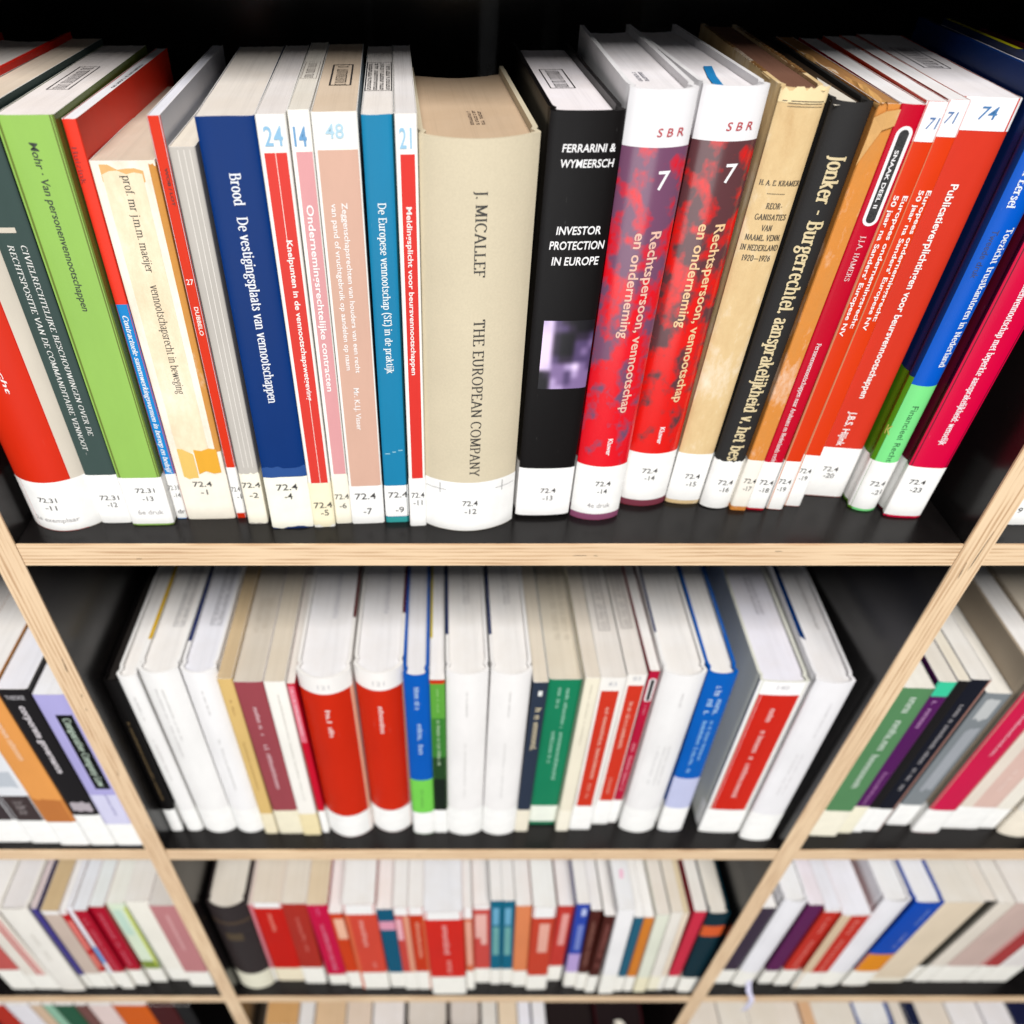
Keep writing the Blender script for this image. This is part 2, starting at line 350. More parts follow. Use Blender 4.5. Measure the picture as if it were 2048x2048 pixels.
def serif_mesh(text, thick=9.0, thin=3.6, track=2.0):
    V, F, Z = [], [], []
    cx = 0
    def strip(pts, lay):
        q = [pts[0]]
        for a, b in zip(pts, pts[1:]):
            m = int(math.hypot(b[0] - a[0], b[1] - a[1]) // 14) + 1
            q += [(a[0] + (b[0] - a[0]) * k / m, a[1] + (b[1] - a[1]) * k / m) for k in range(1, m + 1)]
        pts = q
        n = len(pts); b0 = len(V)
        if n < 2: return
        for i, (x, y) in enumerate(pts):
            xa, ya = pts[max(i - 1, 0)]; xb, yb = pts[min(i + 1, n - 1)]
            dx, dy = xb - xa, yb - ya; L = math.hypot(dx, dy) or 1; dx /= L; dy /= L
            w = math.sqrt((thick * dy) ** 2 + (thin * dx) ** 2) / 2
            V.append((cx + x - dy * w, y + dx * w)); V.append((cx + x + dy * w, y - dx * w)); Z.extend((lay, lay))
        for i in range(n - 1):
            a = b0 + 2 * i; F.append((a, a + 1, a + 3, a + 2))
    for ch in text:
        adv, strokes = SERIF.get(ch, SERIF[' '])
        lay = 0
        for s in strokes:
            k = s[0]; lay += 1
            if k == 'P':
                p = [(s[i], s[i + 1]) for i in range(1, len(s), 2)]
                if len(p) > 3:                      # round the polyline
                    q = [p[0]]
                    for a, b in zip(p, p[1:]):
                        q += [(a[0] * .75 + b[0] * .25, a[1] * .75 + b[1] * .25), (a[0] * .25 + b[0] * .75, a[1] * .25 + b[1] * .75)]
                    p = q + [p[-1]]
                strip(p, lay)
            elif k == 'E':
                _, ex_, ey_, rx, ry, a0, a1 = s
                n = 14
                strip([(ex_ + rx * math.cos(math.radians(a0 + (a1 - a0) * i / n)), ey_ + ry * math.sin(math.radians(a0 + (a1 - a0) * i / n))) for i in range(n + 1)], lay)
            elif k == 'V':
                _, x, y0, y1, fl = s
                strip([(x, y0), (x, y1)], lay)
                r = thick * 0.5 + 5.5; h = thin / 2
                if 'b' in fl: lay += 1; strip([(x - r, y0 + h), (x + r, y0 + h)], lay)
                if 't' in fl: lay += 1; strip([(x - r, y1 - h), (x + r, y1 - h)], lay)
                if 'l' in fl: lay += 1; strip([(x - r, y1 - h - 1.5), (x, y1 - h)], lay)
                if 'r' in fl: lay += 1; strip([(x, y0 + h), (x + r, y0 + h)], lay)
            elif k == 'H':
                strip([(s[1] - s[3] / 2, s[2]), (s[1] + s[3] / 2, s[2])], lay)
            elif k == 'D':
                r = thick * 0.55
                b0 = len(V)
                for i in range(8):
                    a = math.pi * i / 4; V.append((cx + s[1] + r * math.cos(a), s[2] + r * math.sin(a))); Z.append(lay)
                F.append(tuple(range(b0, b0 + 8)))
        cx += adv + track
    return V, F, Z, 70.0
FONT_CACHE = {}
def sans_mesh(text, bold=0.0):
    key = (text, bold)
    if key in FONT_CACHE: return FONT_CACHE[key]
    def raw(t):
        cu = bpy.data.curves.new('lettering', 'FONT'); cu.body = t; cu.size = 100; cu.resolution_u = 3; cu.offset = bold * 1.0
        o = bpy.data.objects.new('lettering', cu)
        me = bpy.data.meshes.new_from_object(o)
        V = [(v.co.x, v.co.y) for v in me.vertices]; F = [tuple(p.vertices) for p in me.polygons]
        bpy.data.objects.remove(o); bpy.data.curves.remove(cu); bpy.data.meshes.remove(me)
        return V, F
    V, F = raw(text)
    H, _ = raw('H'); cap = max(v[1] for v in H) - min(v[1] for v in H)
    FONT_CACHE[key] = (V, F, [1] * len(V), cap)
    return FONT_CACHE[key]
def marks_mesh(seed, n):
    """letter-like strokes for titles that the photograph leaves out of focus"""
    r = random.Random(seed); V, F = [], []
    x = 0
    def q(x0, y0, x1, y1):
        b = len(V); V.extend([(x0, y0), (x1, y0), (x1, y1), (x0, y1)]); F.append((b, b + 1, b + 2, b + 3))
    for i in range(n):
        t = r.random()
        if t < 0.14: x += 30; continue
        tall = 70 if r.random() < 0.25 else 50
        q(x, 0, x + 10, tall)
        if t > 0.35: q(x + 10, 41, x + 26, 50); q(x + 26, 0, x + 36, 50); x += 46
        elif t > 0.25: q(x + 10, 0, x + 30, 9); x += 40
        else: x += 20
    return V, F, [1] * len(V), 70.0

# ---------------------------------------------------------------- books
GROUP = None
class Book:
    def __init__(s, name, label, z, x, y, w, h, depth=160, kind='paper', col=(255, 255, 255), page=(238, 232, 226), lean=0.0, rot=0.0,
                 bulge=None, finish='gloss', inset=3.2, category='book', mottled=None):
        s.w, s.h, s.d, s.kind = w, h, depth, kind
        s.b = bulge if bulge is not None else {'paper': 0.0, 'round': 0.2 * w, 'hard': 0.07 * w}[kind]
        s.t = {'paper': 0.35, 'round': 2.4, 'hard': 2.3}[kind]
        if w < 14 and kind != 'paper': s.t = 1.6
        s.root = empty(name, label, category, (x, y, z + 0.05 + abs(lean) * w / (2.0 * h)), (0, math.atan2(lean, h), math.atan2(-rot, depth)), GROUP)
        s.rng = random.Random(label)
        m = mottled_mat(mottled) if mottled is not None else cover_mat(col, finish)
        s.cover = s.make_cover(m)
        s.make_pages(page_mat(page), inset)
    def f(s, u):
        u = max(-1, min(1, u))
        return (u * s.w / 2, s.b * u * u + 0.9 * abs(u) ** 12)
    def side(s, sgn, L=None):
        """outline of one cover seen from above, from the spine corner backwards"""
        ye = s.f(1)[1]; W = s.w / 2
        if s.kind == 'paper': p = [(W, ye + 0.8), (W, ye + 6)]
        else: p = [(W + 0.0, ye + 1.2), (W - 0.5, ye + 3.0), (W - 1.3, ye + 5.0), (W - 0.4, ye + 7.2), (W, ye + 9)]
        if L is None: p.append((W, s.d))
        else: p = [q for q in p if q[1] < ye + L] + [(W, ye + L)]
        return [(sgn * a, b) for a, b in p]
    def make_cover(s, m):
        n = 20 if s.b > 1 else 8
        us = [-1 + 2 * i / n for i in range(n + 1)]
        if s.b <= 1: us = [-1, -.97, -.9, -.6, 0, .6, .9, .97, 1]
        outer = s.side(-1)[::-1] + [s.f(u) for u in us] + s.side(1)
        nl = len(s.side(-1)); t = s.t; ts = min(t, 1.2)
        inner = []
        for i, (x, y) in enumerate(outer):
            if i < nl: inner.append((x + t, y + (0 if i == 0 else ts * 0.5)))
            elif i >= len(outer) - nl: inner.append((x - t, y + (0 if i == len(outer) - 1 else ts * 0.5)))
            else: inner.append((x * (s.w - 2 * t) / s.w, y + ts))
        N = len(outer); V = []
        zs = [0, s.h * 0.33, s.h * 0.66, s.h]
        wob = [s.rng.uniform(-.12, .12) for _ in range(N)]
        for k, z in enumerate(zs):
            e = 0
            V += [(x, y, z + (wob[i] if k in (3,) else 0)) for i, (x, y) in enumerate(outer)]
        for k in (0, 1): V += [(x, y, (0, s.h)[k]) for x, y in inner]
        F = []
        for k in range(3):
            for i in range(N - 1):
                a = k * N + i; F.append((a, a + 1, a + N + 1, a + N))
        I0, I1, T = 4 * N, 5 * N, 3 * N
        for i in range(N - 1):
            F.append((I0 + i + 1, I0 + i, I1 + i, I1 + i + 1))
            F.append((T + i, T + i + 1, I1 + i + 1, I1 + i)); F.append((i + 1, i, I0 + i, I0 + i + 1))
        F.append((0, T, I1, I0)); F.append((N - 1, I0 + N - 1, I1 + N - 1, T + N - 1))
        o = link('cover', V, F, m, s.root, smooth=True)
        if s.kind == 'paper':                      # cut card edge shows white
            o.data.materials.append(paper_mat((236, 232, 228)))
            for p in o.data.polygons:
                if p.normal.z > 0.7: p.material_index = 1
        return o
    def make_pages(s, m, inset):
        hard = s.kind != 'paper'
        z0 = inset if hard else 0.15; z1 = s.h - (inset if hard else 0.25); s.pz = z1
        W = s.w / 2 - s.t - 0.12; ins = inset if hard else 0.3
        cc = 0.16 * s.w if s.kind == 'round' else 0.04 * s.w if hard else 0
        nx, ny = 12, 9; V, F = [], []
        for j in range(ny + 1):
            for i in range(nx + 1):
                u = -1 + 2 * i / nx; yf = s.f(u)[1] + (1.5 if hard else 0.6)
                yr = s.d - ins - cc * (1 - u * u)
                edge = 0.9 if i in (0, nx) and hard else 1
                V.append((u * W, yf + (yr - yf) * j / ny, z1 + s.rng.uniform(-.10, .10) - (0.25 if hard and i in (0, nx) else 0)))
        for j in range(ny):
            for i in range(nx):
                a = j * (nx + 1) + i; F.append((a, a + 1, a + nx + 2, a + nx + 1))
        rim = [i for i in range(nx + 1)] + [(j + 1) * (nx + 1) + nx for j in range(ny)] + [ny * (nx + 1) + i for i in range(nx - 1, -1, -1)] + [j * (nx + 1) for j in range(ny - 1, 0, -1)]
        b = len(V)
        for r in rim: V.append((V[r][0], V[r][1], z0))
        for k in range(len(rim)):
            k2 = (k + 1) % len(rim); F.append((rim[k2], rim[k], b + k, b + k2))
        F.append(tuple(b + k for k in range(len(rim) - 1, -1, -1)))
        s.pages = link('page_block', V, F, m, s.root)
    def patch(s, name, mat, z0, z1, u0=-1.0, u1=1.0, off=0.10, wl=0, wr=0, ragged=0.0, top=None, bot=0.0):
        n = max(2, int(14 * (u1 - u0) / 2)) if s.b > 1 else max(3, int(8 * (u1 - u0) / 2))
        pts = []
        if wl: pts += [(x - off, y) for x, y in s.side(-1, wl)[::-1]]
        us = [u0 + (u1 - u0) * i / n for i in range(n + 1)]
        if u0 <= -1: us.insert(1, -0.96)
        if u1 >= 1: us.insert(-1, 0.96)
        for u in us:
            x, y = s.f(u)
            k = (s.w / 2 + off) / (s.w / 2) if abs(u) >= 1 else 1
            pts.append((x * k, y - off))
        if wr: pts += [(x + off, y) for x, y in s.side(1, wr)]
        V, F = [], []; tilt = s.rng.uniform(-.35, .35) / max(6, s.w) if name == 'library_label' else 0
        for x, y in pts:
            V += [(x, y, z0 + s.rng.uniform(-bot, bot)), (x, y, z1 + s.rng.uniform(-ragged, ragged) + tilt * x)]
        for i in range(len(pts) - 1): F.append((2 * i, 2 * i + 2, 2 * i + 3, 2 * i + 1))
        return link(name, V, F, mat, s.root, smooth=True)
    def picture(s, z0, z1, rows):
        """out-of-focus photograph printed on the spine; rows of colours from top to bottom"""
        nr, nc = len(rows), len(rows[0]); k = 4; V, F, CC = [], [], []
        H, W = (nr - 1) * k + 1, (nc - 1) * k + 1
        for j in range(H):
            for i in range(W):
                u = -0.64 + 1.62 * i / (W - 1); x, y = s.f(u); V.append((x, y - 0.12, z1 + (z0 - z1) * j / (H - 1)))
                a, b = min(j // k, nr - 2), min(i // k, nc - 2); fy, fx = j / k - a, i / k - b
                fy = fy * fy * (3 - 2 * fy); fx = fx * fx * (3 - 2 * fx)
                CC.append(tuple((rows[a][b][q] * (1 - fx) + rows[a][b + 1][q] * fx) * (1 - fy) + (rows[a + 1][b][q] * (1 - fx) + rows[a + 1][b + 1][q] * fx) * fy for q in range(3)))
        for j in range(H - 1):
            for i in range(W - 1):
                a = j * W + i; F.append((a, a + W, a + W + 1, a + 1))
        m, nt, b = base_mat('printed_photograph'); at = add(nt, 'ShaderNodeAttribute', attribute_name='print')
        nt.links.new(at.outputs['Color'], b.inputs['Base Color']); b.inputs['Roughness'].default_value = 0.3
        o = link('printed_picture', V, F, m, s.root)
        ca = o.data.color_attributes.new('print', 'FLOAT_COLOR', 'POINT')
        for i, c in enumerate(CC): ca.data[i].color = (*lin(c), 1)
        return o
    def text(s, txt, c, font='sans', down=None, flat=None, cap=3.0, xc=0.0, bold=0.0, italic=0.0, off=0.24, name='title_text', thick=9, thin=3.6, part=None, top=False):
        if font == 'serif': V, F, Z, cp = serif_mesh(txt, thick, thin)
        elif font == 'marks': V, F, Z, cp = marks_mesh(txt, int(txt.split('#')[1]))
        else: V, F, Z, cp = sans_mesh(txt, bold)
        if not V: return
        umin = min(v[0] for v in V); umax = max(v[0] for v in V); k = cap / cp
        out = []
        for (u, v), lay in zip(V, Z):
            u2 = (u + italic * v - umin) / (umax - umin)
            if down:
                z = down[0] + (down[1] - down[0]) * u2; x = xc + (v * k - cap * 0.5)
            else:
                zc, wid = flat
                room = max(0.0, s.w * 0.48 - wid / 2); xq = max(-room, min(room, xc))
                x = xq + (u2 - 0.5) * wid; z = zc + v * k - cap * 0.5
            a, y = s.f(x / (s.w / 2))
            if abs(x) > s.w / 2: x = a
            out.append((x, y - off - 0.008 * lay, z))
        return link(name, out, F, ink_mat(c), s.root)
    def label(s, z0, z1, lines=(), c=(250, 249, 246), wl=None, wr=None, ragged=0.0, part='library_label', bot=0.0, ink=(48, 45, 45)):
        wl = (8 if s.w < 25 else 14) if wl is None else wl; wr = wl if wr is None else wr
        lab = s.patch('library_label', paper_mat(c), z0, z1, off=0.16, wl=wl, wr=wr, ragged=ragged, bot=bot)
        for (t, z, xc, wid, cap) in lines:
            wid = min(wid, s.w * 0.96)
            o = s.text(t, ink if len(t) < 6 else (168, 164, 164), flat=(z, wid), cap=cap, xc=xc, name='call_number', off=0.32, bold=0.8)
            if o: o.parent = lab
        return lab
    def on_top(s, name, mat, quads, dz=0.22):
        V, F = [], []
        for q in quads:
            b = len(V); V += [(x, y, s.pz + dz) for x, y in q]; F.append(tuple(range(b, b + len(q))))
        return link(name, V, F, mat, s.root)
    def stamp(s, xc, yc, lx, ly, c=(60, 55, 62), frame=True, heavy=0.45, rows=1, seed=1):
        r = random.Random(seed); Q = []
        def q(x0, y0, x1, y1): Q.append([(x0, y0), (x1, y0), (x1, y1), (x0, y1)])
        x0, x1, y0, y1 = xc - lx / 2, xc + lx / 2, yc - ly / 2, yc + ly / 2
        if frame:
            q(x0, y0, x1, y0 + heavy); q(x0, y1 - heavy, x1, y1); q(x0, y0 + heavy, x0 + heavy, y1 - heavy); q(x1 - heavy, y0 + heavy, x1, y1 - heavy)
        step = (lx - 2 * heavy) / rows
        for k in range(rows):
            xa = x0 + heavy + step * (k + 0.2); xb = x0 + heavy + step * (k + 0.8)
            y = y0 + 2.2
            while y < y1 - 3:
                L = r.uniform(0.5, 0.9)
                if r.random() < 0.12: y += 1.5; continue
                q(xa, y, xb, y + 0.45)
                t = r.random()
                if t < 0.5: q(xa, y + 0.45, xa + 0.5, y + 0.45 + L)
                if t > 0.3: q(xb - 0.5, y + 0.45, xb, y + 0.45 + L)
                y += 0.45 + L + r.uniform(0.5, 0.9)
        return s.on_top('ownership_stamp', ink_mat(c), Q)
WHITE = (252, 251, 249)
def capsule(b, z0, z1, xc, inner=4.4, outer=7.4):
    """black lozenge in a white outline printed on the spine"""
    for nm, col, wd, off in (('capsule_outline', (248, 244, 244), outer, 0.14), ('capsule', (16, 14, 14), inner, 0.24)):
        r = wd / 2; e = (outer - wd) / 2; V = []
        for k in range(13):
            a = math.pi * k / 12; V.append((xc + r * math.cos(a), -off, z0 - e - r + r * math.sin(a)))
        for k in range(13):
            a = math.pi + math.pi * k / 12; V.append((xc + r * math.cos(a), -off, z1 + e + r + r * math.sin(a)))
        link(nm, V, [tuple(range(len(V)))], ink_mat(col), b.root)
def crumple(b, c):
    """rolled and torn paper at the head of the narrow brown book"""
    r = random.Random(5); V, F = [], []
    nx, ny = 8, 16
    for j in range(ny + 1):
        for i in range(nx + 1):
            u = i / nx; t = j / ny
            a = math.pi * 1.15 * u
            rad = 2.3 + 0.9 * math.sin(9 * t) * (1 - t) + r.uniform(-.45, .45)
            x = -b.w / 2 + 2.0 - rad * math.cos(a) + 1.4 * math.sin(5 * t)
            z = b.h - 2.5 + rad * math.sin(a) * 1.2 + r.uniform(-.4, .4)
            V.append((x, t * 120 - 0.6, z))
    for j in range(ny):
        for i in range(nx):
            a = j * (nx + 1) + i; F.append((a, a + 1, a + nx + 2, a + nx + 1))
    link('crumpled_paper', V, F, cover_mat(c, 'worn'), b.root)
    V = [(-b.w / 2 - .3, -.5, b.h - 6), (-b.w / 2 + 4, -1.3, b.h - 3), (b.w / 2, -.8, b.h - 2), (b.w / 2, -.6, b.h - 9), (0, -1.0, b.h - 11), (-b.w / 2 - .2, -.6, b.h - 14), (-b.w/2 + 1.5, -1.2, b.h - 20), (-b.w / 2 - .6, -.4, b.h - 27)]
    link('torn_paper', V, [(0, 1, 4), (1, 2, 3), (1, 3, 4), (0, 4, 5), (5, 4, 6), (5, 6, 7)], cover_mat((222, 172, 108), 'worn'), b.root)
def ribbon(b):
    """bookmark ribbon hanging from the foot of the book over the shelf edge"""
    path = [(4, 3, 26), (5, -1.0, 12), (6, -7, 1.2), (7.5, -13.5, 0.9), (8.5, -15.5, -3), (8.2, -16, -14), (7, -17.2, -26), (5.2, -17, -36), (3.0, -16, -42)]
    V, F = [], []
    for k, (x, y, z) in enumerate(path):
        w = 3.2 if k < len(path) - 1 else 0.8
        V += [(x - w, y, z), (x + w, y - 0.6, z + .3)]
    for k in range(len(path) - 1): F.append((2 * k, 2 * k + 1, 2 * k + 3, 2 * k + 2))
    link('bookmark_ribbon', V, F, cover_mat((206, 204, 226)), b.root, smooth=True)

# ---------------------------------------------------------------- the books, row by row (sizes and positions in millimetres)
# ---- top row, middle bay
GROUP = 'books on the top row'
b = Book('hardcover_book', 'thick rounded red hardback labelled 72.31 -11, leftmost in the top row', 0, -238.3, 13.6, 43.0, 246.0, 168, 'round', (216, 32, 18), (236, 228, 222), 0.0, -2)
b.patch('red_spine', cover_mat((222, 46, 18)), 0.0, 245.9, -0.93, 0.66, off=0.1)
b.patch('cream_joint', cover_mat((226, 216, 200)), 0.0, 245.9, 0.68, 1, off=0.12, wr=9)
b.text('recht', (250, 240, 235), 'sans', down=(124.6, 101.8), cap=2.69, xc=1.8, bold=1.5, italic=0.2)
b.label(0.3, 38.8, [('72.31', 25.1, -2.7, 11.7, 3.59), ('-11', 19.1, -2.2, 7.4, 3.65), ('2e exemplaar', 8.8, -2.5, 28.2, 3.33)], (250, 249, 246), wr=16)
b = Book('paperback_book', 'dark green paperback in a white and grey lettered spine beside the red hardback', 0, -207.2, 21.2, 18.6, 243.0, 160, 'paper', (62, 80, 76), (222, 206, 188), 0.0, -3, finish='matt')
b.patch('printed_rule', ink_mat((214, 204, 186)), 187.2, 189.8, -0.75, 0.25, off=0.14)
b.text('CIVIELRECHTELIJKE BESCHOUWINGEN OVER DE', (236, 236, 230), 'serif', down=(181.3, 68.5), cap=2.80, xc=3.4, italic=0.15, thick=11)
b.text('RECHTSPOSITIE VAN DE COMMANDITAIRE VENNOOT -', (236, 236, 230), 'serif', down=(181.3, 54.8), cap=2.82, xc=-2.9, italic=0.15, thick=11)
b.text('MR', (236, 236, 230), 'sans', down=(224.9, 218.0), cap=2.96, xc=4.0, bold=1)
b.label(0.3, 39.0, [('72.31', 21.2, 0.9, 11.9, 3.64), ('-12', 15.5, 1.2, 6.3, 3.7)], (250, 249, 246))
b = Book('paperback_book', 'light green paperback by Mohr with a black boxed stamp on its page tops', 0, -183.2, 19.3, 25.9, 239.8, 160, 'paper', (110, 128, 56), (238, 230, 228), 0.6, -5.5)
b.patch('green_spine', cover_mat((154, 198, 94)), 0.0, 239.8, -1, 0.94, off=0.08)
b.text('Mohr · Van personenvennootschappen', (34, 48, 28), 'sans', down=(228.6, 147.5), cap=3.59, xc=0.5, italic=0.12, bold=0.7)
b.label(1.2, 38.2, [('72.31', 28.4, 1.4, 11.7, 3.57), ('-13', 22.0, 1.6, 6.8, 3.63), ('6e druk', 11.0, 0.8, 15.8, 3.74)], (250, 249, 246))
b.stamp(-1.5, 74, 11, 52, heavy=0.5, seed=2)
b = Book('paperback_book', 'thin tall red and blue book between the light green and the stained cream book', 0, -166.6, 25.6, 6.6, 236.7, 163, 'paper', (244, 60, 38), (240, 238, 244), 0.6, -3)
b.patch('printed_panel', cover_mat((22, 140, 214)), 0.0, 148.0, -1, 1, off=0.08)
b.text('Huizink', (170, 20, 16), 'serif', down=(225.2, 208.7), cap=2.32, xc=-1.1, thick=10)
b.text('Contractuele samenwerkingsvormen in beroep en bedrijf', (240, 246, 250), 'serif', down=(142.1, 37.9), cap=2.69, xc=0.3, italic=0.3, thick=15, thin=6)
b.label(0.6, 36.3, [('72.31', 25.7, 1.7, 8.1, 3.6), ('-14', 19.6, 1.6, 4.4, 3.66), ('dr', 6.4, 1.9, 4.5, 3.37)], (250, 249, 246), wr=0)
b.stamp(1.2, 88, 3.2, 60, frame=False, c=(40,40,46), seed=9)
b = Book('paperback_book', 'shorter yellowed cream book with brown stains and orange tape, marked 72.4 -1', 0, -147.2, 25.2, 29.9, 219.1, 150, 'paper', (252, 242, 226), (214, 196, 178), 0.2, -5, finish='worn')
b.patch('yellow_stain', paper_mat((226, 176, 112)), 207.9, 216.6, -0.72, 0.6, off=0.09, ragged=2.2, bot=2.0)
b.patch('aged_panel', cover_mat((248, 230, 198), 'worn'), 53.1, 214.0, -0.70, 0.55, off=0.12, ragged=1)
b.patch('brown_stain', cover_mat((216, 150, 70), 'worn'), 53.1, 217.3, 0.80, 1, off=0.10, ragged=1, wr=6)
b.text('prof. mr j.m.m. maeijer', (40, 36, 30), 'serif', down=(212.7, 165.6), cap=3.88, xc=0.5, thick=9)
b.text('vennootschapsrecht in beweging', (46, 42, 36), 'serif', down=(158.9, 94.0), cap=4.30, xc=0.6, thick=9)
b.patch('orange_tape', cover_mat((240, 176, 56)), 37.9, 55.3, -0.05, 0.86, off=0.3, ragged=1.5, bot=1.5)
b.patch('torn_tape', cover_mat((240, 200, 110)), 35.2, 53.8, -0.7, -0.1, off=0.25, ragged=3, bot=2.5)
b.label(0.6, 36.0, [('72.4', 28.9, -0.5, 11.8, 3.97), ('-1', 22.5, -0.5, 4.4, 4.04)], (248, 240, 224), ragged=0.8, bot=0.5)
b.stamp(8, 52, 5, 12, frame=False, c=(120,105,95), seed=4)
b = Book('paperback_book', 'thin red booklet marked 27 DUBBELO standing taller than the books beside it', 0, -128.3, 26.4, 5.9, 237.9, 165, 'paper', (232, 232, 238), (234, 234, 244), 0.1, -7)
b.patch('red_spine', cover_mat((224, 52, 18)), 0.0, 237.9, -1, 1, off=0.07)
b.text('WOB / LOT', (60, 10, 8), 'sans', down=(215.6, 198.2), cap=1.42, xc=0.7, bold=1.4)
b.text('27', (255, 248, 240), 'sans', flat=(160.0, 3.6), cap=2.95, xc=0.2, bold=0.5)
b.text('DUBBELO', (250, 236, 226), 'sans', down=(146.3, 129.8), cap=2.12, xc=0.5, bold=2.0)
b.label(4.2, 40.8, [('72.4', 23.9, 2.9, 5.3, 3.62), ('-1', 17.8, 3.1, 2.8, 3.68)], (250, 249, 246), wl=0, wr=0)
b = Book('paperback_book', 'low grey paperback in creased clear film, marked 72.4 -2', 0, -116.3, 20.5, 12.0, 226.4, 160, 'paper', (196, 190, 182), (232, 222, 208), -0.2, -5, finish='matt')
b.patch('film_crease', paper_mat((226, 220, 212)), 45.3, 225.1, -0.35, -0.27999999999999997, off=0.11)
b.patch('film_crease', paper_mat((226, 220, 212)), 45.3, 225.1, 0.1, 0.17, off=0.11)
b.patch('film_crease', paper_mat((226, 220, 212)), 45.3, 225.1, 0.55, 0.6200000000000001, off=0.11)
b.label(0.8, 40.7, [('72.4', 31.8, 0.2, 11.1, 3.93), ('-2', 23.8, 0.8, 5.6, 4.01)], (250, 244, 226), ragged=0.9, bot=0.6)
b = Book('paperback_book', 'broad navy blue paperback by Brood with cream page tops', 0, -93.4, 16.4, 25.8, 240.1, 158, 'paper', (0, 50, 118), (228, 220, 212), -0.5, -11)
b.text('Brood   De vestigingsplaats van vennootschappen', (240, 243, 250), 'serif', down=(216.4, 93.6), cap=5.01, xc=0.5, thick=13, thin=5)
b.patch('clear_tape', cover_mat((46, 84, 150)), 41.2, 48.8, -1, 1, off=0.2, ragged=1.0, bot=0.3)
b.label(1.0, 41.2, [('72.4', 33.5, 0.3, 12.8, 4.68), ('-4', 26.4, 0.3, 4.9, 4.78)], (250, 247, 232), bot=0.9)
b = Book('paperback_book', 'white and red paperback numbered 24, spine split by a long white crease', 0, -73.4, 17.4, 13.3, 240.5, 158, 'paper', (250, 247, 240), (226, 220, 218), -0.7, -10)
b.patch('printed_panel', cover_mat((226, 62, 52)), 35.8, 224.7, -0.72, 0.8, off=0.1)
b.text('24', (140, 192, 226), 'sans', flat=(231.8, 8.4), cap=8.22, xc=0.3, bold=1.2)
b.patch('spine_crease', paper_mat((250, 236, 226)), 180.3, 224.7, 0.02, 0.06, off=0.15)
b.patch('spine_crease', paper_mat((250, 236, 226)), 35.8, 94.9, 0.1, 0.14, off=0.15)
b.text('Knelpunten in de vennootschapswetgeving', (252, 246, 240), 'sans', down=(185.0, 94.6), cap=2.85, xc=1.3, bold=2.0)
b.label(1.4, 35.8, [('72.4', 18.4, 0.6, 11.2, 4.48), ('-5', 12.2, 1.2, 5.0, 4.55)], (250, 240, 206), bot=1.2, ragged=0.6)
b = Book('paperback_book', 'narrow white and pink paperback numbered 14', 0, -61.5, 20.8, 9.9, 241.5, 158, 'paper', (250, 247, 240), (224, 218, 208), -0.7, -9)
b.patch('printed_panel', cover_mat((224, 160, 162)), 40.1, 224.2, -0.6, 0.88, off=0.1)
b.text('14', (96, 156, 206), 'sans', flat=(230.9, 5.8), cap=8.30, xc=-0.3, bold=2.2)
b.text('Ondernemingsrechtelijke contracten', (252, 244, 242), 'sans', down=(200.6, 98.4), cap=3.33, xc=0.6, bold=1.8)
b.label(0.4, 39.4, [('72.4', 22.4, 0.6, 8.7, 4.03), ('-6', 15.1, 0.6, 4.4, 4.11)], (249, 243, 224), ragged=1.2)
b.stamp(0, 82, 8, 40, c=(170,160,155), heavy=.3, seed=7)
b = Book('paperback_book', 'wide salmon paperback numbered 48 with a boxed stamp on its tan page tops', 0, -45.8, 20.8, 20.3, 240.7, 158, 'paper', (250, 247, 240), (214, 194, 172), -0.8, -9)
b.patch('printed_panel', cover_mat((218, 176, 156)), 30.8, 225.0, -0.86, 0.93, off=0.1)
b.text('48', (178, 214, 232), 'sans', flat=(233.0, 8.2), cap=6.17, xc=-0.4, bold=1.2)
b.text('Zeggenschapsrechten van houders van een recht', (252, 246, 242), 'sans', down=(201.6, 110.1), cap=2.66, xc=1.4, bold=1.3)
b.text('Mr. K.I.J. Visser', (252, 246, 242), 'sans', down=(100.6, 72.4), cap=2.98, xc=-0.5, bold=1.3)
b.text('van pand of vruchtgebruik op aandelen op naam', (252, 246, 242), 'sans', down=(201.3, 112.0), cap=2.66, xc=-3.5, bold=1.3)
b.label(0.3, 30.8, [('72.4', 22.8, -0.5, 13.1, 4.83), ('-7', 10.6, 0.2, 5.4, 4.99)], (250, 249, 246))
b.stamp(0.6, 75, 11, 48, heavy=0.9, rows=1, c=(45,40,40), seed=3)
b = Book('paperback_book', 'teal blue paperback on the European company with a dense black stamp on its pages', 0, -27.2, 22.2, 14.4, 239.3, 158, 'paper', (24, 132, 176), (232, 226, 222), -0.5, -8)
b.patch('printed_panel', cover_mat((20, 78, 92)), 0.0, 239.3, 0.88, 1, off=0.06, wr=0)
b.text('De Europese vennootschap (SE) in de praktijk', (240, 250, 252), 'serif', down=(201.1, 109.0), cap=3.82, xc=0.1, thick=12, thin=5)
b.patch('printed_dash', ink_mat((150, 205, 220)), 54.1, 54.8, -0.75, -0.35, off=0.13)
b.patch('printed_dash', ink_mat((150, 205, 220)), 55.2, 55.9, -0.15, 0.15, off=0.13)
b.patch('printed_dash', ink_mat((150, 205, 220)), 56.3, 57.0, 0.35, 0.7, off=0.13)
b.label(5.0, 30.0, [('72.4', 22.8, 1.3, 11.9, 4.43), ('-9', 10.6, 1.8, 5.4, 4.58), ('_', 17.2, 0.8, 13.8, 1.23)], (250, 249, 246))
b.patch('printed_panel', cover_mat((60, 170, 170)), 0.0, 4.3, -1, 1, off=0.12)
b.stamp(0, 78, 13.4, 66, rows=4, frame=True, heavy=.5, c=(35,32,36), seed=5)
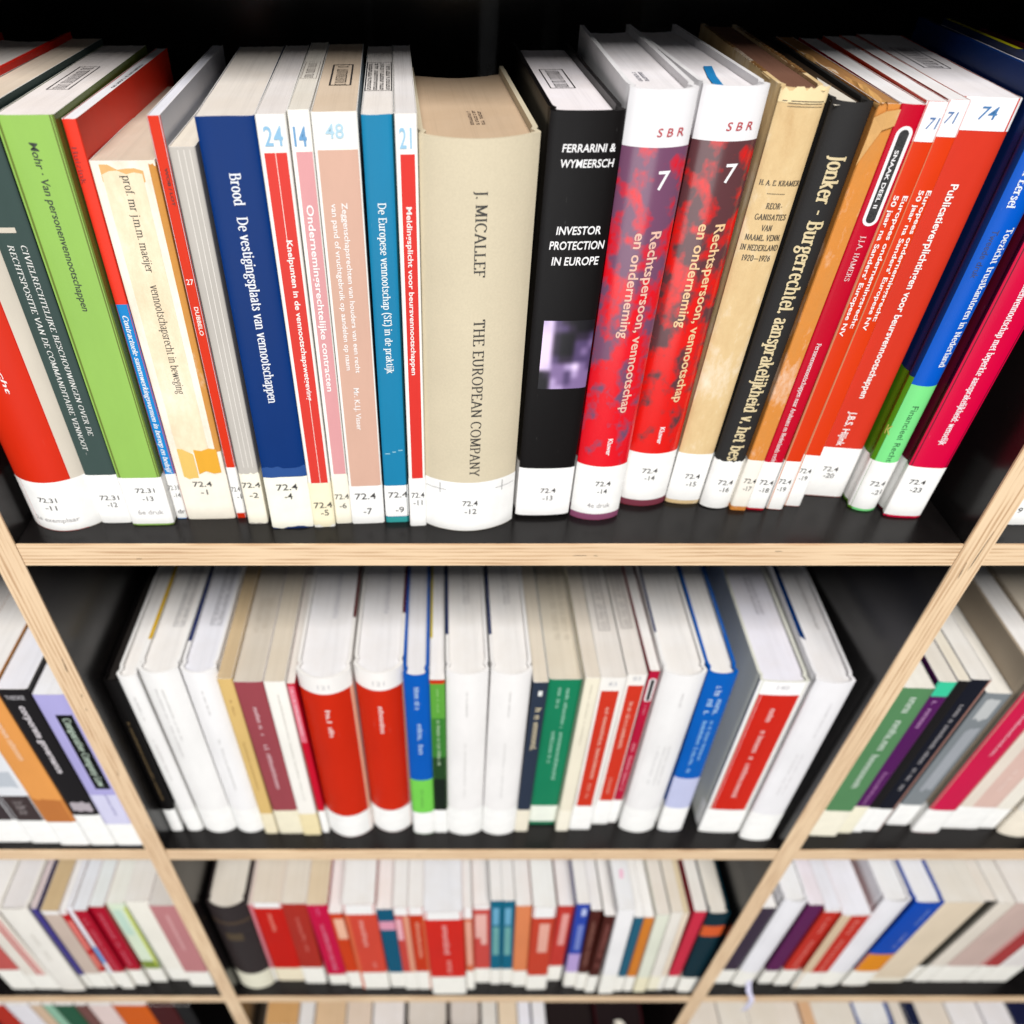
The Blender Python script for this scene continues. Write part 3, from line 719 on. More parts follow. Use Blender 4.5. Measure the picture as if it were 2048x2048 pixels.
b = Book('paperback_book', 'white and red paperback numbered 21 beside the thick cream hardback', 0, -13.8, 18.4, 10.0, 240.4, 158, 'paper', (250, 247, 240), (226, 222, 222), -1.2, -8)
b.patch('printed_panel', cover_mat((226, 54, 46)), 38.6, 223.8, -0.6, 0.72, off=0.1)
b.text('21', (150, 200, 230), 'sans', flat=(230.7, 5.6), cap=8.68, xc=-0.4, bold=1.2)
b.text('Meldingsplicht voor beursvennootschappen', (252, 244, 240), 'sans', down=(200.5, 110.3), cap=2.65, xc=0.3, bold=1.8)
b.label(0.4, 38.6, [('72.4', 25.6, 0.3, 8.0, 3.99), ('-11', 19.6, 0.2, 5.6, 4.06)], (250, 249, 246))
b = Book('hardcover_book', 'very thick cream hardback titled THE EUROPEAN COMPANY', 0, 19.1, 13.6, 55.2, 231.4, 150, 'round', (216, 203, 175), (202, 176, 148), -0.6, -9, finish='cloth', inset=3.5, bulge=9.0)
b.text('J. MICALLEF', (38, 34, 30), 'serif', down=(209.2, 168.0), cap=5.46, xc=0.7, thick=9.5, thin=4)
b.text('THE EUROPEAN COMPANY', (38, 34, 30), 'serif', down=(145.3, 43.8), cap=5.79, xc=1.5, thick=9.5, thin=4)
b.label(0.3, 38.9, [('72.4', 22.8, -0.5, 9.5, 4.01), ('-12', 16.3, -0.1, 7.4, 4.09)], (250, 249, 246))
for q0, q1, za, zb in ((-27, -15, 32.3, 32.6), (-18.96, -18.61, 29.5, 37.3)): b.patch('printed_mark', ink_mat((110, 108, 110)), za, zb, q0 / (b.w / 2), q1 / (b.w / 2), off=0.3)
for q0, q1, za, zb in ((15, 27, 32.3, 32.6), (18.96, 19.310000000000002, 29.5, 37.3)): b.patch('printed_mark', ink_mat((110, 108, 110)), za, zb, q0 / (b.w / 2), q1 / (b.w / 2), off=0.3)
b.stamp(2, 50, 9, 30, frame=False, rows=3, c=(130,108,92), seed=6)
b = Book('hardcover_book', 'black hardback on investor protection with a blurred violet picture on its spine', 0, 65.7, 25.6, 33.9, 239.9, 160, 'hard', (16, 13, 13), (240, 234, 238), 0.5, -6, bulge=1.2)
b.text('FERRARINI &', (250, 248, 248), 'sans', flat=(224.5, 24.7), cap=3.53, xc=2.1, bold=1.6, italic=0.1)
b.text('WYMEERSCH', (250, 248, 248), 'sans', flat=(217.8, 25.0), cap=3.62, xc=1.8, bold=1.6, italic=0.1)
b.text('INVESTOR', (250, 248, 248), 'sans', flat=(186.7, 22.0), cap=4.04, xc=1.8, bold=1.6, italic=0.1)
b.text('PROTECTION', (250, 248, 248), 'sans', flat=(179.3, 27.2), cap=4.15, xc=1.7, bold=1.6, italic=0.1)
b.text('IN EUROPE', (250, 248, 248), 'sans', flat=(171.3, 23.6), cap=4.26, xc=1.7, bold=1.6, italic=0.1)
b.picture(97.0, 138.7, [[(180, 160, 200), (206, 186, 222), (76, 60, 98), (40, 30, 48), (14, 10, 16), (14, 10, 16), (14, 10, 16), (14, 10, 16)], [(206, 186, 222), (206, 186, 222), (90, 74, 108), (76, 60, 98), (40, 30, 48), (14, 10, 16), (14, 10, 16), (14, 10, 16)], [(222, 200, 234), (222, 200, 234), (40, 30, 48), (14, 10, 16), (14, 10, 16), (40, 30, 48), (40, 30, 48), (76, 60, 98)], [(222, 200, 234), (222, 200, 234), (40, 30, 48), (14, 10, 16), (14, 10, 16), (76, 60, 98), (76, 60, 98), (120, 98, 142)], [(222, 200, 234), (222, 200, 234), (40, 30, 48), (14, 10, 16), (14, 10, 16), (76, 60, 98), (120, 98, 142), (76, 60, 98)], [(222, 200, 234), (222, 200, 234), (76, 60, 98), (40, 30, 48), (40, 30, 48), (76, 60, 98), (76, 60, 98), (76, 60, 98)], [(222, 200, 234), (206, 186, 222), (120, 98, 142), (120, 98, 142), (168, 146, 190), (222, 200, 234), (120, 98, 142), (76, 60, 98)], [(14, 10, 16), (40, 30, 48), (120, 98, 142), (120, 98, 142), (76, 60, 98), (168, 146, 190), (120, 98, 142), (120, 98, 142)], [(14, 10, 16), (14, 10, 16), (168, 146, 190), (120, 98, 142), (76, 60, 98), (120, 98, 142), (120, 98, 142), (120, 98, 142)], [(14, 10, 16), (14, 10, 16), (168, 146, 190), (168, 146, 190), (120, 98, 142), (120, 98, 142), (120, 98, 142), (120, 98, 142)]])
b.label(3, 40.6, [('72.4', 23.3, 1.9, 9.7, 3.63), ('-13', 17.2, 2.2, 6.3, 3.69)], (250, 248, 246))
b.stamp(-2, 80, 13, 44, heavy=.6, c=(30,30,30), seed=8)
b = Book('hardcover_book', 'first red and mauve splashed hardback marked SBR 7, the one with a 4e druk label', 0, 99.8, 24.2, 30.5, 248.6, 165, 'round', (240, 238, 240), (238, 234, 238), -0.9, 0, bulge=4.5)
b.patch('splashed_print', mottled_mat(0), 0, 224.9, off=0.08, wl=60, wr=60)
b.text('S B R', (190, 40, 50), 'sans', flat=(231.3, 12.6), cap=3.54, xc=5.0, bold=0.6, italic=0.12)
b.text('7', (252, 248, 250), 'sans', flat=(210.5, 5.6), cap=8.55, xc=5.4, bold=0.8)
b.text('Rechtspersoon, vennootschap', (236, 190, 170), 'sans', down=(186.3, 81.5), cap=5.28, xc=6.8, bold=1.6)
b.text('en onderneming', (236, 190, 170), 'sans', down=(185.8, 129.2), cap=5.11, xc=-1.1, bold=1.6)
b.text('Kluwer', (252, 240, 240), 'sans', down=(63.6, 51.5), cap=2.98, xc=1.5, bold=2.5)
b.label(5.0, 42.9, [('72.4', 29.7, 1.4, 9.6, 3.56), ('-14', 23.7, 1.6, 6.2, 3.62), ('4e druk', 12.2, 0.9, 14.6, 3.73)], (250, 249, 246))
b.patch('foot_band', cover_mat((150, 84, 118)), 0.1, 5.4, off=0.12, wl=14, wr=14)
b.stamp(-3, 42, 7, 24, frame=False, rows=2, c=(90,90,110), seed=12)
b = Book('hardcover_book', 'second red splashed hardback marked SBR 7, with a blue ribbon on its page tops', 0, 133.4, 38.2, 31.0, 246.9, 165, 'round', (240, 238, 240), (238, 234, 238), 2.1, -6, bulge=4.5)
b.patch('splashed_print', mottled_mat(1), 0, 223.8, off=0.08, wl=60, wr=60)
b.text('S B R', (190, 40, 50), 'sans', flat=(230.3, 13.0), cap=3.64, xc=4.2, bold=0.6, italic=0.12)
b.text('7', (252, 248, 250), 'sans', flat=(209.4, 5.8), cap=8.77, xc=4.9, bold=0.8)
b.text('Rechtspersoon, vennootschap', (240, 200, 150), 'sans', down=(184.6, 79.7), cap=5.44, xc=6.6, bold=1.6)
b.text('en onderneming', (240, 200, 150), 'sans', down=(185.1, 128.2), cap=5.25, xc=-1.9, bold=1.6)
b.text('Kluwer', (252, 240, 240), 'sans', down=(62.3, 50.0), cap=3.06, xc=1.2, bold=2.5)
b.label(5.0, 42.4, [('72.4', 29.0, -0.5, 9.8, 3.59), ('-14', 23.4, 0.3, 6.4, 3.65)], (250, 249, 246))
b.patch('foot_band', cover_mat((132, 62, 78)), 0.1, 5.4, off=0.12, wl=14, wr=14)
b.on_top('bookmark_ribbon', cover_mat((40,140,205)), [[(-9,3),(-4.5,3),(-2.8,12),(-7.3,12)],[(-7.3,12),(-2.8,12),(0.2,34),(-4.3,34)],[(-4.3,34),(0.2,34),(5.2,58),(0.8,58)]], dz=0.5)
b = Book('hardcover_book', 'old buff paper-covered book by Kramer with brown page tops and torn edges', 0, 159.9, 40.2, 21.6, 245.6, 172, 'hard', (228, 198, 148), (120, 84, 68), 6.5, 7, bulge=1.5, finish='worn', inset=1.2)
b.patch('torn_head', paper_mat((240, 216, 168)), 239.5, 245.6, -1, 1, off=0.12, ragged=1.6, bot=0.3)
b.patch('printed_rule', ink_mat((70, 58, 44)), 240.1, 240.5, -0.86, -0.66, off=0.2)
b.patch('printed_rule', ink_mat((70, 58, 44)), 240.1, 240.5, -0.5, 0.9, off=0.2)
b.patch('printed_rule', ink_mat((70, 58, 44)), 239.2, 239.4, -0.6, 0.86, off=0.2)
b.patch('printed_rule', ink_mat((70, 58, 44)), 238.0, 238.2, -0.6, 0.9, off=0.2)
b.text('H. A. E. KRAMER', (66, 56, 44), 'serif', flat=(204.3, 19.5), cap=2.36, xc=0.9, thick=13, thin=6)
b.text('_', (66, 56, 44), 'serif', flat=(199.4, 8.9), cap=2.16, xc=0.2, thick=13, thin=6)
b.text('REOR-', (66, 56, 44), 'serif', flat=(193.3, 8.0), cap=2.69, xc=1.2, thick=13, thin=6)
b.text('GANISATIES', (66, 56, 44), 'serif', flat=(187.8, 15.6), cap=2.74, xc=1.1, thick=13, thin=6)
b.text('VAN', (66, 56, 44), 'serif', flat=(182.4, 5.3), cap=2.79, xc=0.7, thick=13, thin=6)
b.text('NAAML. VENN.', (66, 56, 44), 'serif', flat=(177.4, 17.9), cap=2.84, xc=0.4, thick=13, thin=6)
b.text('IN NEDERLAND', (66, 56, 44), 'serif', flat=(172.2, 19.1), cap=2.89, xc=0.2, thick=13, thin=6)
b.text('1920_1926', (66, 56, 44), 'serif', flat=(166.7, 14.6), cap=2.94, xc=-0.0, thick=13, thin=6)
b.label(3.0, 40.5, [('72.4', 23.0, 1.4, 9.6, 3.66), ('-15', 16.9, 1.9, 6.5, 3.72)], (250, 249, 246))
b.on_top('torn_paper', paper_mat((240,218,172)), [[(-9,1.5),(-2,0.2),(-3,2.6),(-8,3.4)],[(-3,2.0),(8,0.0),(10,2.0),(2,3.8)],[(8,2),(10.6,5),(10,12),(9,8)],[(10,14),(10.8,20),(10.4,34),(9.2,26)],[(-11.2,20),(-9.6,26),(-10,40),(-11,36)]], dz=0.6)
rr = random.Random(3); b.on_top('frayed_edge', cover_mat((120, 82, 44), 'worn'), [[(sx * (b.w / 2 - 2.2), y0), (sx * (b.w / 2 - rr.uniform(-.5, .2)), y0 + .5), (sx * (b.w / 2 - rr.uniform(-.6, .3)), y0 + 5), (sx * (b.w / 2 - 2.2 + rr.uniform(-.6, .3)), y0 + 5.5)] for sx in (-1, 1) for y0 in range(34, 165, 6)], dz=1.45)
b = Book('hardcover_book', 'black cloth hardback by Jonker with cream gilt lettering', 0, 180.3, 35.1, 18.6, 241.0, 165, 'hard', (24, 22, 22), (60, 46, 34), 7.8, 8, bulge=3.0, finish='cloth', inset=2.0)
b.text('Jonker - Burgerrechtel. aansprakelijkheid v. het bes', (226, 206, 160), 'serif', down=(218.2, 39.2), cap=7.51, xc=0.7, thick=15, thin=7)
b.on_top('loose_page', paper_mat((226,218,205)), [[(-9,0.6),(-6,1.2),(4,8),(-8,14)],[(-9,14),(-8,14),(4,8),(2,60)]], dz=0.4)
b.label(0.5, 38.5, [('72.4', 21.8, 1.0, 9.6, 3.66), ('-16', 16.0, 1.6, 6.4, 3.72)], (250, 249, 246), ragged=0.7)
b = Book('paperback_book', 'narrow ochre brown book with crumpled torn paper at its head', 0, 194.8, 33.6, 10.1, 241.2, 165, 'paper', (222, 142, 62), (176, 128, 80), 8.2, 8, finish='worn')
b.label(3.5, 40.7, [('72.4', 24.6, 0.7, 7.6, 3.63), ('-17', 18.5, 0.6, 5.1, 3.69)], (246, 240, 228))
crumple(b, (222,170,104))
b = Book('paperback_book', 'crimson paperback with a black capsule lettered SNAAK DEEL II', 0, 206.2, 34.1, 11.3, 240.8, 163, 'paper', (200, 2, 40), (238, 236, 238), 8.0, 11)
capsule(b, 231.7, 185.8, 0.3)
b.text('SNAAK DEEL II', (250, 248, 248), 'sans', down=(221.3, 194.6), cap=1.80, xc=0.1, bold=2.0, off=0.36)
b.text('J.J.A. HAMERS', (246, 206, 206), 'serif', down=(180.8, 157.1), cap=2.56, xc=0.4, thick=11)
b.text('Personenvennootschappen naar Arubaans en Nederlands recht', (250, 225, 225), 'serif', down=(120.9, 38.4), cap=2.49, xc=-0.7, thick=13, thin=6)
b.label(1.6, 38.8, [('72.4', 23.0, 0.4, 8.6, 3.65), ('-18', 16.8, 0.7, 6.1, 3.71)], (250, 249, 246))
b = Book('paperback_book', 'left of the two thin orange-red books numbered 71 about the Europese NV', 0, 218.8, 34.6, 9.9, 241.8, 163, 'paper', (224, 58, 12), (238, 236, 238), 6.2, 14)
b.patch('white_head_band', cover_mat((248, 247, 247)), 224.8, 241.7, -1, 1, off=0.09)
b.patch('printed_panel', cover_mat((226, 150, 110)), 0.0, 224.8, -1, -0.86, off=0.12)
b.text('71', (60, 110, 170), 'sans', flat=(232.8, 4.6), cap=4.85, xc=0.6, bold=0.5, italic=0.15)
b.text('Europees ondernemingsrecht:', (252, 244, 240), 'sans', down=(200.4, 130.0), cap=2.31, xc=2.2, bold=2.0)
b.text("50 jaar na Sanders' Europese NV", (252, 244, 240), 'sans', down=(200.4, 124.9), cap=2.32, xc=-2.0, bold=2.0)
b.label(0.4, 39.2, [('72.4', 23.4, -0.2, 7.6, 3.64), ('-19', 17.2, -0.5, 5.4, 3.7)], (250, 249, 246))
b = Book('paperback_book', 'right of the two thin orange-red books numbered 71 about the Europese NV', 0, 231.6, 38.0, 10.0, 241.6, 163, 'paper', (226, 60, 14), (238, 236, 238), 5.0, 14)
b.patch('white_head_band', cover_mat((248, 247, 247)), 226.0, 241.6, -1, 1, off=0.09)
b.patch('printed_panel', cover_mat((226, 150, 110)), 0.0, 226.0, -1, -0.86, off=0.12)
b.text('71', (60, 110, 170), 'sans', flat=(234.3, 4.6), cap=4.85, xc=-1.5, bold=0.5, italic=0.15)
b.text('Europees ondernemingsrecht:', (252, 244, 240), 'sans', down=(201.8, 132.5), cap=2.32, xc=3.0, bold=2.0)
b.text("50 jaar na Sanders' Europese NV", (252, 244, 240), 'sans', down=(201.8, 126.8), cap=2.33, xc=-0.6, bold=2.0)
b.label(0.4, 41.4, [('72.4', 29.2, -0.5, 7.0, 3.59), ('-19', 23.5, -0.3, 5.1, 3.65)], (250, 249, 246))
b = Book('paperback_book', 'broad red paperback numbered 74 on reporting duties, right of the two thin ones', 0, 254.1, 48.5, 27.1, 240.3, 163, 'paper', (218, 56, 34), (238, 234, 238), 3.4, 17)
b.patch('white_head_band', cover_mat((248, 247, 248)), 225.9, 240.3, -1, 1, off=0.09)
b.text('74', (50, 120, 180), 'sans', flat=(233.7, 8.0), cap=5.59, xc=0.8, bold=0.6, italic=0.12)
b.text('Publicatieverplichtingen voor beursvennootschappen', (252, 246, 242), 'sans', down=(201.2, 76.3), cap=3.83, xc=-0.0, bold=2.0)
b.text('J.B.S. Hijink', (252, 246, 242), 'sans', down=(66.6, 41.0), cap=4.36, xc=-1.4, bold=2.0)
b.label(0.4, 39.5, [('72.4', 22.7, -0.7, 9.7, 3.68), ('-20', 17.4, -0.2, 6.5, 3.73)], (250, 249, 246))
b.stamp(-1, 92, 14, 56, rows=1, heavy=.5, c=(70,66,76), seed=10)
b = Book('hardcover_book', 'bright blue and green hardback on trust offices with a dark navy joint', 0, 276.4, 33.0, 16.9, 251.0, 168, 'hard', (6, 40, 98), (238, 234, 238), 4.5, 18, bulge=3.2)
b.patch('blue_spine', cover_mat((0, 92, 206)), 94.1, 250.9, -0.78, 1, off=0.1)
b.patch('green_spine', cover_mat((128, 232, 140)), 0.0, 94.1, -0.78, 1, off=0.1)
b.patch('green_joint', cover_mat((86, 146, 22)), 0.0, 98.4, -1, -0.79, off=0.11, wl=16)
b.text('van Eersel', (240, 246, 252), 'serif', down=(217.7, 194.8), cap=3.60, xc=-1.2, thick=14, thin=6)
b.text('Toezicht trustkantoren in Nederland', (240, 246, 252), 'serif', down=(185.2, 106.5), cap=3.70, xc=4.2, thick=14, thin=6)
b.text('Tweede druk', (6, 50, 120), 'sans', down=(184.0, 158.7), cap=2.80, xc=-2.3, bold=0.6)
b.text('Financieel Recht', (40, 110, 60), 'sans', down=(80.6, 40.0), cap=3.61, xc=0.8, bold=0.3)
b.label(1.6, 39.3, [('72.4', 22.6, 1.1, 9.5, 3.65), ('-21', 15.7, 2.9, 6.4, 3.71)], (250, 249, 246), wl=20)
b.text('K', (196, 190, 90), 'sans', flat=(62.0, 2.6), cap=6.5, xc=-7.6, bold=0.3)
b.on_top('yellow_cover_edge', cover_mat((196, 190, 20)), [[(b.w/2-3, 70), (b.w/2, 70), (b.w/2, 165), (b.w/2-3, 165)]], dz=3.2)
b = Book('hardcover_book', 'magenta hardback lettered in white, last in the top row before the gap', 0, 298.8, 26.4, 22.6, 247.0, 165, 'hard', (104, 16, 40), (238, 234, 238), 4.0, 12, bulge=0.8)
b.patch('magenta_spine', cover_mat((222, 0, 64)), 0.0, 246.9, -1, 1, off=0.1)
b.text('Personenvennootschap met beperkte aansprakelijkheid: wenselijk?', (252, 235, 240), 'serif', down=(166.4, 57.7), cap=3.57, xc=0.1, thick=15, thin=7)
b.label(1.6, 40.4, [('72.4', 29.1, -2.0, 9.6, 3.57), ('-23', 23.1, -0.7, 6.9, 3.63)], (250, 249, 246), wl=18)
# ---- top row, right bay
b = Book('paperback_book', 'dark book right of the right upright, only its white label foot showing, top row', 0, 370.0, 19.3, 16.6, 240.0, 160, 'paper', (40, 60, 90), (238, 232, 226), 0.0, 0)
b.label(0.4, 44.3, [('9', 12.6, -4.9, 2.8, 4.14)], (250, 249, 246))
b = Book('paperback_book', 'grey book next to the upright in the right bay of the top row', 0, 390.0, 22.2, 17.4, 240.0, 160, 'paper', (150, 150, 150), (238, 232, 226), 0.0, 0)
b.label(0.4, 42.1, [], (250, 249, 246))
# ---- second row, middle bay
GROUP = 'books on the second row, middle bay'
b = Book('hardcover_book', 'slim black hardback leaning at the left end of the second row', -402, -257.6, 20.5, 11.4, 238.5, 160, 'hard', (16, 14, 14), (40, 36, 34), 0.0, 0, bulge=0.6)
b.text('21#30', (110, 88, 50), 'marks', down=(182.9, 58.9), cap=2.63, xc=0.0)
b.label(0.4, 40.6, [], (250, 249, 246))
b = Book('hardcover_book', 'narrow white book beside the black one, leftmost white in the second row', -402, -240.2, 20.5, 15.7, 243.6, 160, 'hard', (242, 240, 238), (243, 240, 238), -3.7, 0, bulge=2)
b.text('22#10', (190, 188, 186), 'marks', down=(217.2, 186.5), cap=2.03, xc=0.0)
b.text('23#16', (200, 198, 196), 'marks', down=(157.4, 93.8), cap=2.18, xc=0.0)
b.label(0.4, 39.6, [], (250, 249, 246))
b = Book('hardcover_book', 'wide white rounded hardback with a yellow strip beside its page tops', -402, -215.6, 18.9, 31.1, 249.9, 160, 'round', (244, 242, 240), (243, 240, 238), -2.7, 0, bulge=5)
b.text('24#22', (196, 194, 192), 'marks', down=(229.1, 159.8), cap=2.03, xc=-0.0)
b.text('25#26', (200, 198, 196), 'marks', down=(229.1, 133.0), cap=2.06, xc=-5.4)
b.label(0.4, 42.5, [], (250, 249, 246))
b.on_top('yellow_cover_edge', cover_mat((222,178,20)), [[(-b.w/2, 34), (-b.w/2+3, 34), (-b.w/2+3, 156), (-b.w/2, 156)]], dz=3.6); b.stamp(4, 90, 9, 80, rows=2, c=(120,118,126), seed=21)
b = Book('hardcover_book', 'wide white rounded hardback with a navy strip beside its page tops', -402, -185.3, 18.9, 28.0, 249.9, 160, 'round', (244, 242, 242), (236, 236, 244), -1.9, 0, bulge=5)
b.text('26#10', (196, 194, 192), 'marks', down=(227.1, 195.7), cap=2.00, xc=0.0)
b.text('27#20', (204, 202, 200), 'marks', down=(159.8, 79.3), cap=2.19, xc=-0.0)
b.label(0.4, 42.5, [], (250, 249, 246))
b.on_top('navy_cover_edge', cover_mat((0,34,100)), [[(-b.w/2, 32), (-b.w/2+2.6, 32), (-b.w/2+2.6, 156), (-b.w/2, 156)]], dz=3.6); b.stamp(3, 92, 9, 82, rows=2, c=(120,118,130), seed=22)
b = Book('paperback_book', 'sandy yellow paperback between the white hardbacks and the maroon book', -402, -164.2, 17.9, 11.9, 244.6, 160, 'paper', (226, 190, 120), (206, 182, 146), -2.5, 0)
b.text('28#8', (180, 140, 80), 'marks', down=(217.4, 197.1), cap=2.01, xc=0.0)
b.text('29#20', (186, 150, 80), 'marks', down=(157.6, 81.1), cap=2.19, xc=0.0)
b.label(0.4, 38.8, [], (240, 228, 196))
b = Book('paperback_book', 'maroon paperback with two white words on its spine', -402, -144.9, 17.9, 22.9, 240.6, 160, 'paper', (158, 72, 80), (214, 204, 190), -4.1, 0)
b.text('30#9', (236, 200, 204), 'marks', down=(207.4, 168.7), cap=3.69, xc=-0.0)
b.text('31#15', (236, 200, 204), 'marks', down=(153.9, 83.7), cap=3.95, xc=0.0)
b.label(0.4, 44.3, [], (240, 232, 206))
b.stamp(0, 70, 14, 44, c=(184,170,152), frame=False, rows=2, seed=23)
b = Book('paperback_book', 'cream paperback right of the maroon one, with a yellowed foot', -402, -124.4, 16.4, 16.7, 242.6, 160, 'paper', (246, 242, 234), (222, 210, 192), -3.9, 0)
b.text('32#40', (196, 192, 184), 'marks', down=(226.1, 66.2), cap=1.70, xc=0.8)
b.label(0.4, 40.7, [], (238, 222, 176))
b = Book('paperback_book', 'thin crimson and pink book left of the first big red hardback', -402, -111.4, 18.9, 6.2, 237.4, 160, 'paper', (206, 8, 44), (230, 224, 218), -5.1, 0)
b.patch('printed_panel', cover_mat((232, 120, 138)), 156.0, 234.2, -0.9, 0.7, off=0.1)
b.text('33#16', (250, 220, 226), 'marks', down=(229.1, 167.2), cap=2.03, xc=-0.0)
b.label(0.4, 41.5, [], (250, 249, 246))
b = Book('hardcover_book', 'left of the two thick red rounded hardbacks with white head bands', -402, -86.8, 14.4, 41.8, 249.0, 160, 'round', (244, 240, 236), (242, 240, 242), -3.8, 1, bulge=9)
b.patch('red_spine', cover_mat((210, 40, 8)), 0.0, 228.8, -1, 1, off=0.08, wl=12)
b.text('34#7', (252, 232, 226), 'marks', down=(207.7, 171.2), cap=4.07, xc=0.0)
b.patch('pale_joint', cover_mat((240, 180, 150)), 0.0, 228.8, 0.92, 1, off=0.12, wr=4)
b.text('121', (200, 198, 200), 'sans', flat=(237.8, 9.3), cap=5.07, xc=0.0)
b.label(0.4, 39.8, [], (250, 249, 246), wl=24, wr=24)
b.on_top('maroon_cover_edge', cover_mat((96,10,14)), [[(b.w/2-2.4, 62), (b.w/2, 62), (b.w/2, 156), (b.w/2-2.4, 156)]], dz=3.6); b.stamp(3, 92, 6, 60, rows=1, frame=False, c=(150,148,166), seed=24)
b = Book('hardcover_book', 'right of the two thick red rounded hardbacks with white head bands', -402, -46.5, 19.4, 38.4, 249.2, 160, 'round', (244, 240, 236), (242, 240, 242), -1.7, 1, bulge=9)
b.patch('red_spine', cover_mat((210, 40, 8)), 0.0, 227.1, -1, 1, off=0.08, wl=12)
b.text('35#7', (252, 232, 226), 'marks', down=(205.9, 169.3), cap=4.10, xc=0.0)
b.patch('pale_joint', cover_mat((240, 180, 150)), 0.0, 227.1, 0.92, 1, off=0.12, wr=4)
b.text('121', (200, 198, 200), 'sans', flat=(236.1, 9.4), cap=5.08, xc=0.0)
b.label(0.4, 41.5, [], (250, 249, 246), wl=24, wr=24)
b.on_top('maroon_cover_edge', cover_mat((96,10,14)), [[(b.w/2-2.4, 62), (b.w/2, 62), (b.w/2, 156), (b.w/2-2.4, 156)]], dz=3.6); b.stamp(3, 92, 6, 60, rows=1, frame=False, c=(150,148,166), seed=24)
b = Book('hardcover_book', 'blue paperback with a light green foot beside the second red hardback', -402, -15.3, 17.4, 20.1, 248.2, 160, 'hard', (0, 92, 190), (238, 236, 238), -3.3, 0, bulge=2.0)
b.patch('printed_panel', cover_mat((122, 214, 84)), 0.0, 98.2, -1, 1, off=0.1)
b.text('36#4', (190, 214, 240), 'marks', down=(234.3, 220.1), cap=4.32, xc=-0.0)
b.text('37#4', (190, 214, 240), 'marks', down=(216.1, 205.4), cap=4.40, xc=-0.0)
b.text('38#9', (190, 214, 240), 'marks', down=(184.6, 140.9), cap=4.20, xc=1.0)
b.text('39#8', (90, 160, 60), 'marks', down=(82.0, 50.8), cap=2.76, xc=-0.0)
b.label(0.4, 40.6, [], (250, 249, 246))
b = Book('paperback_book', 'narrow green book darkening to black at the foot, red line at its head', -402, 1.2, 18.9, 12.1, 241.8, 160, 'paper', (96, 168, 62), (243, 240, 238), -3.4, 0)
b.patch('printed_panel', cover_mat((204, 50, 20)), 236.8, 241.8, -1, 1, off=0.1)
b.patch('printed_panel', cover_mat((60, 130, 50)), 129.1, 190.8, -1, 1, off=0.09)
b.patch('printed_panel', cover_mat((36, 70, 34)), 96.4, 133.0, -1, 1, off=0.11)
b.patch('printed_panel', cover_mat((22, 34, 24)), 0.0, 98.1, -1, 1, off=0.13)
b.text('40#10', (150, 206, 120), 'marks', down=(230.4, 199.8), cap=1.99, xc=0.0)
b.text('41#18', (190, 214, 180), 'marks', down=(188.0, 121.1), cap=2.97, xc=-0.0)
b.label(0.4, 43.4, [], (250, 249, 246))
b.on_top('yellow_cover_edge', cover_mat((214,190,60)), [[(-b.w/2, 42), (-b.w/2+2.2, 42), (-b.w/2+2.2, 158), (-b.w/2, 158)]], dz=.6)
b = Book('hardcover_book', 'left of the pair of plain white hardbacks in the middle of the second row', -402, 24.2, 16.4, 33.0, 251.3, 160, 'round', (242, 239, 237), (243, 240, 238), -3.1, 0, bulge=4.5)
b.text('42#12', (206, 204, 202), 'marks', down=(229.3, 196.6), cap=1.99, xc=0.0)
b.text('43#24', (214, 212, 210), 'marks', down=(157.7, 69.8), cap=1.76, xc=-0.8)
b.label(0.4, 47.2, [], (250, 249, 246))
b.on_top('navy_cover_edge', cover_mat((14,42,96)), [[(-b.w/2, 40), (-b.w/2+2.2, 40), (-b.w/2+2.2, 156), (-b.w/2, 156)]], dz=3.6); b.stamp(1, 104, 8, 60, rows=2, frame=False, c=(160,156,160), seed=25)
b = Book('hardcover_book', 'right of the pair of plain white hardbacks in the middle of the second row', -402, 57.3, 16.4, 31.7, 251.3, 160, 'round', (242, 239, 237), (243, 240, 238), -2.1, 0, bulge=4.5)
b.text('44#12', (206, 204, 202), 'marks', down=(229.3, 196.6), cap=1.99, xc=0.0)
b.text('45#24', (214, 212, 210), 'marks', down=(157.7, 69.8), cap=1.76, xc=-0.8)
b.label(0.4, 47.2, [], (250, 249, 246))
b.on_top('navy_cover_edge', cover_mat((14,42,96)), [[(-b.w/2, 40), (-b.w/2+2.2, 40), (-b.w/2+2.2, 156), (-b.w/2, 156)]], dz=3.6); b.stamp(1, 104, 8, 60, rows=2, frame=False, c=(160,156,160), seed=25)
b = Book('paperback_book', 'slate blue book with cream lettering left of the green one', -402, 79.5, 20.0, 12.1, 237.3, 160, 'paper', (44, 54, 72), (224, 214, 198), -0.6, 0)
b.text('46#12', (226, 210, 172), 'marks', down=(203.8, 143.0), cap=5.00, xc=0.6)
b.patch('white_dot', ink_mat((240,240,236)), 219.9, 226.4, -0.2, 0.35, off=0.2)
b.label(0.4, 41.5, [], (238, 230, 210))
b = Book('paperback_book', 'broad green book with pale lettering and a green strip below its label', -402, 99.5, 27.6, 26.6, 231.0, 160, 'paper', (22, 130, 90), (222, 212, 194), 0.3, 0)
b.text('47#12', (160, 210, 186), 'marks', down=(219.3, 165.1), cap=3.30, xc=3.3)
b.text('48#12', (160, 210, 186), 'marks', down=(220.6, 193.6), cap=3.25, xc=-3.3)
b.text('49#12', (160, 210, 186), 'marks', down=(157.7, 83.2), cap=3.54, xc=4.0)
b.text('50#12', (160, 210, 186), 'marks', down=(159.2, 110.9), cap=3.49, xc=-2.7)
b.label(6, 35.7, [], (236, 240, 228))
b.stamp(2, 84, 16, 90, rows=2, c=(180,168,150), frame=False, seed=26)
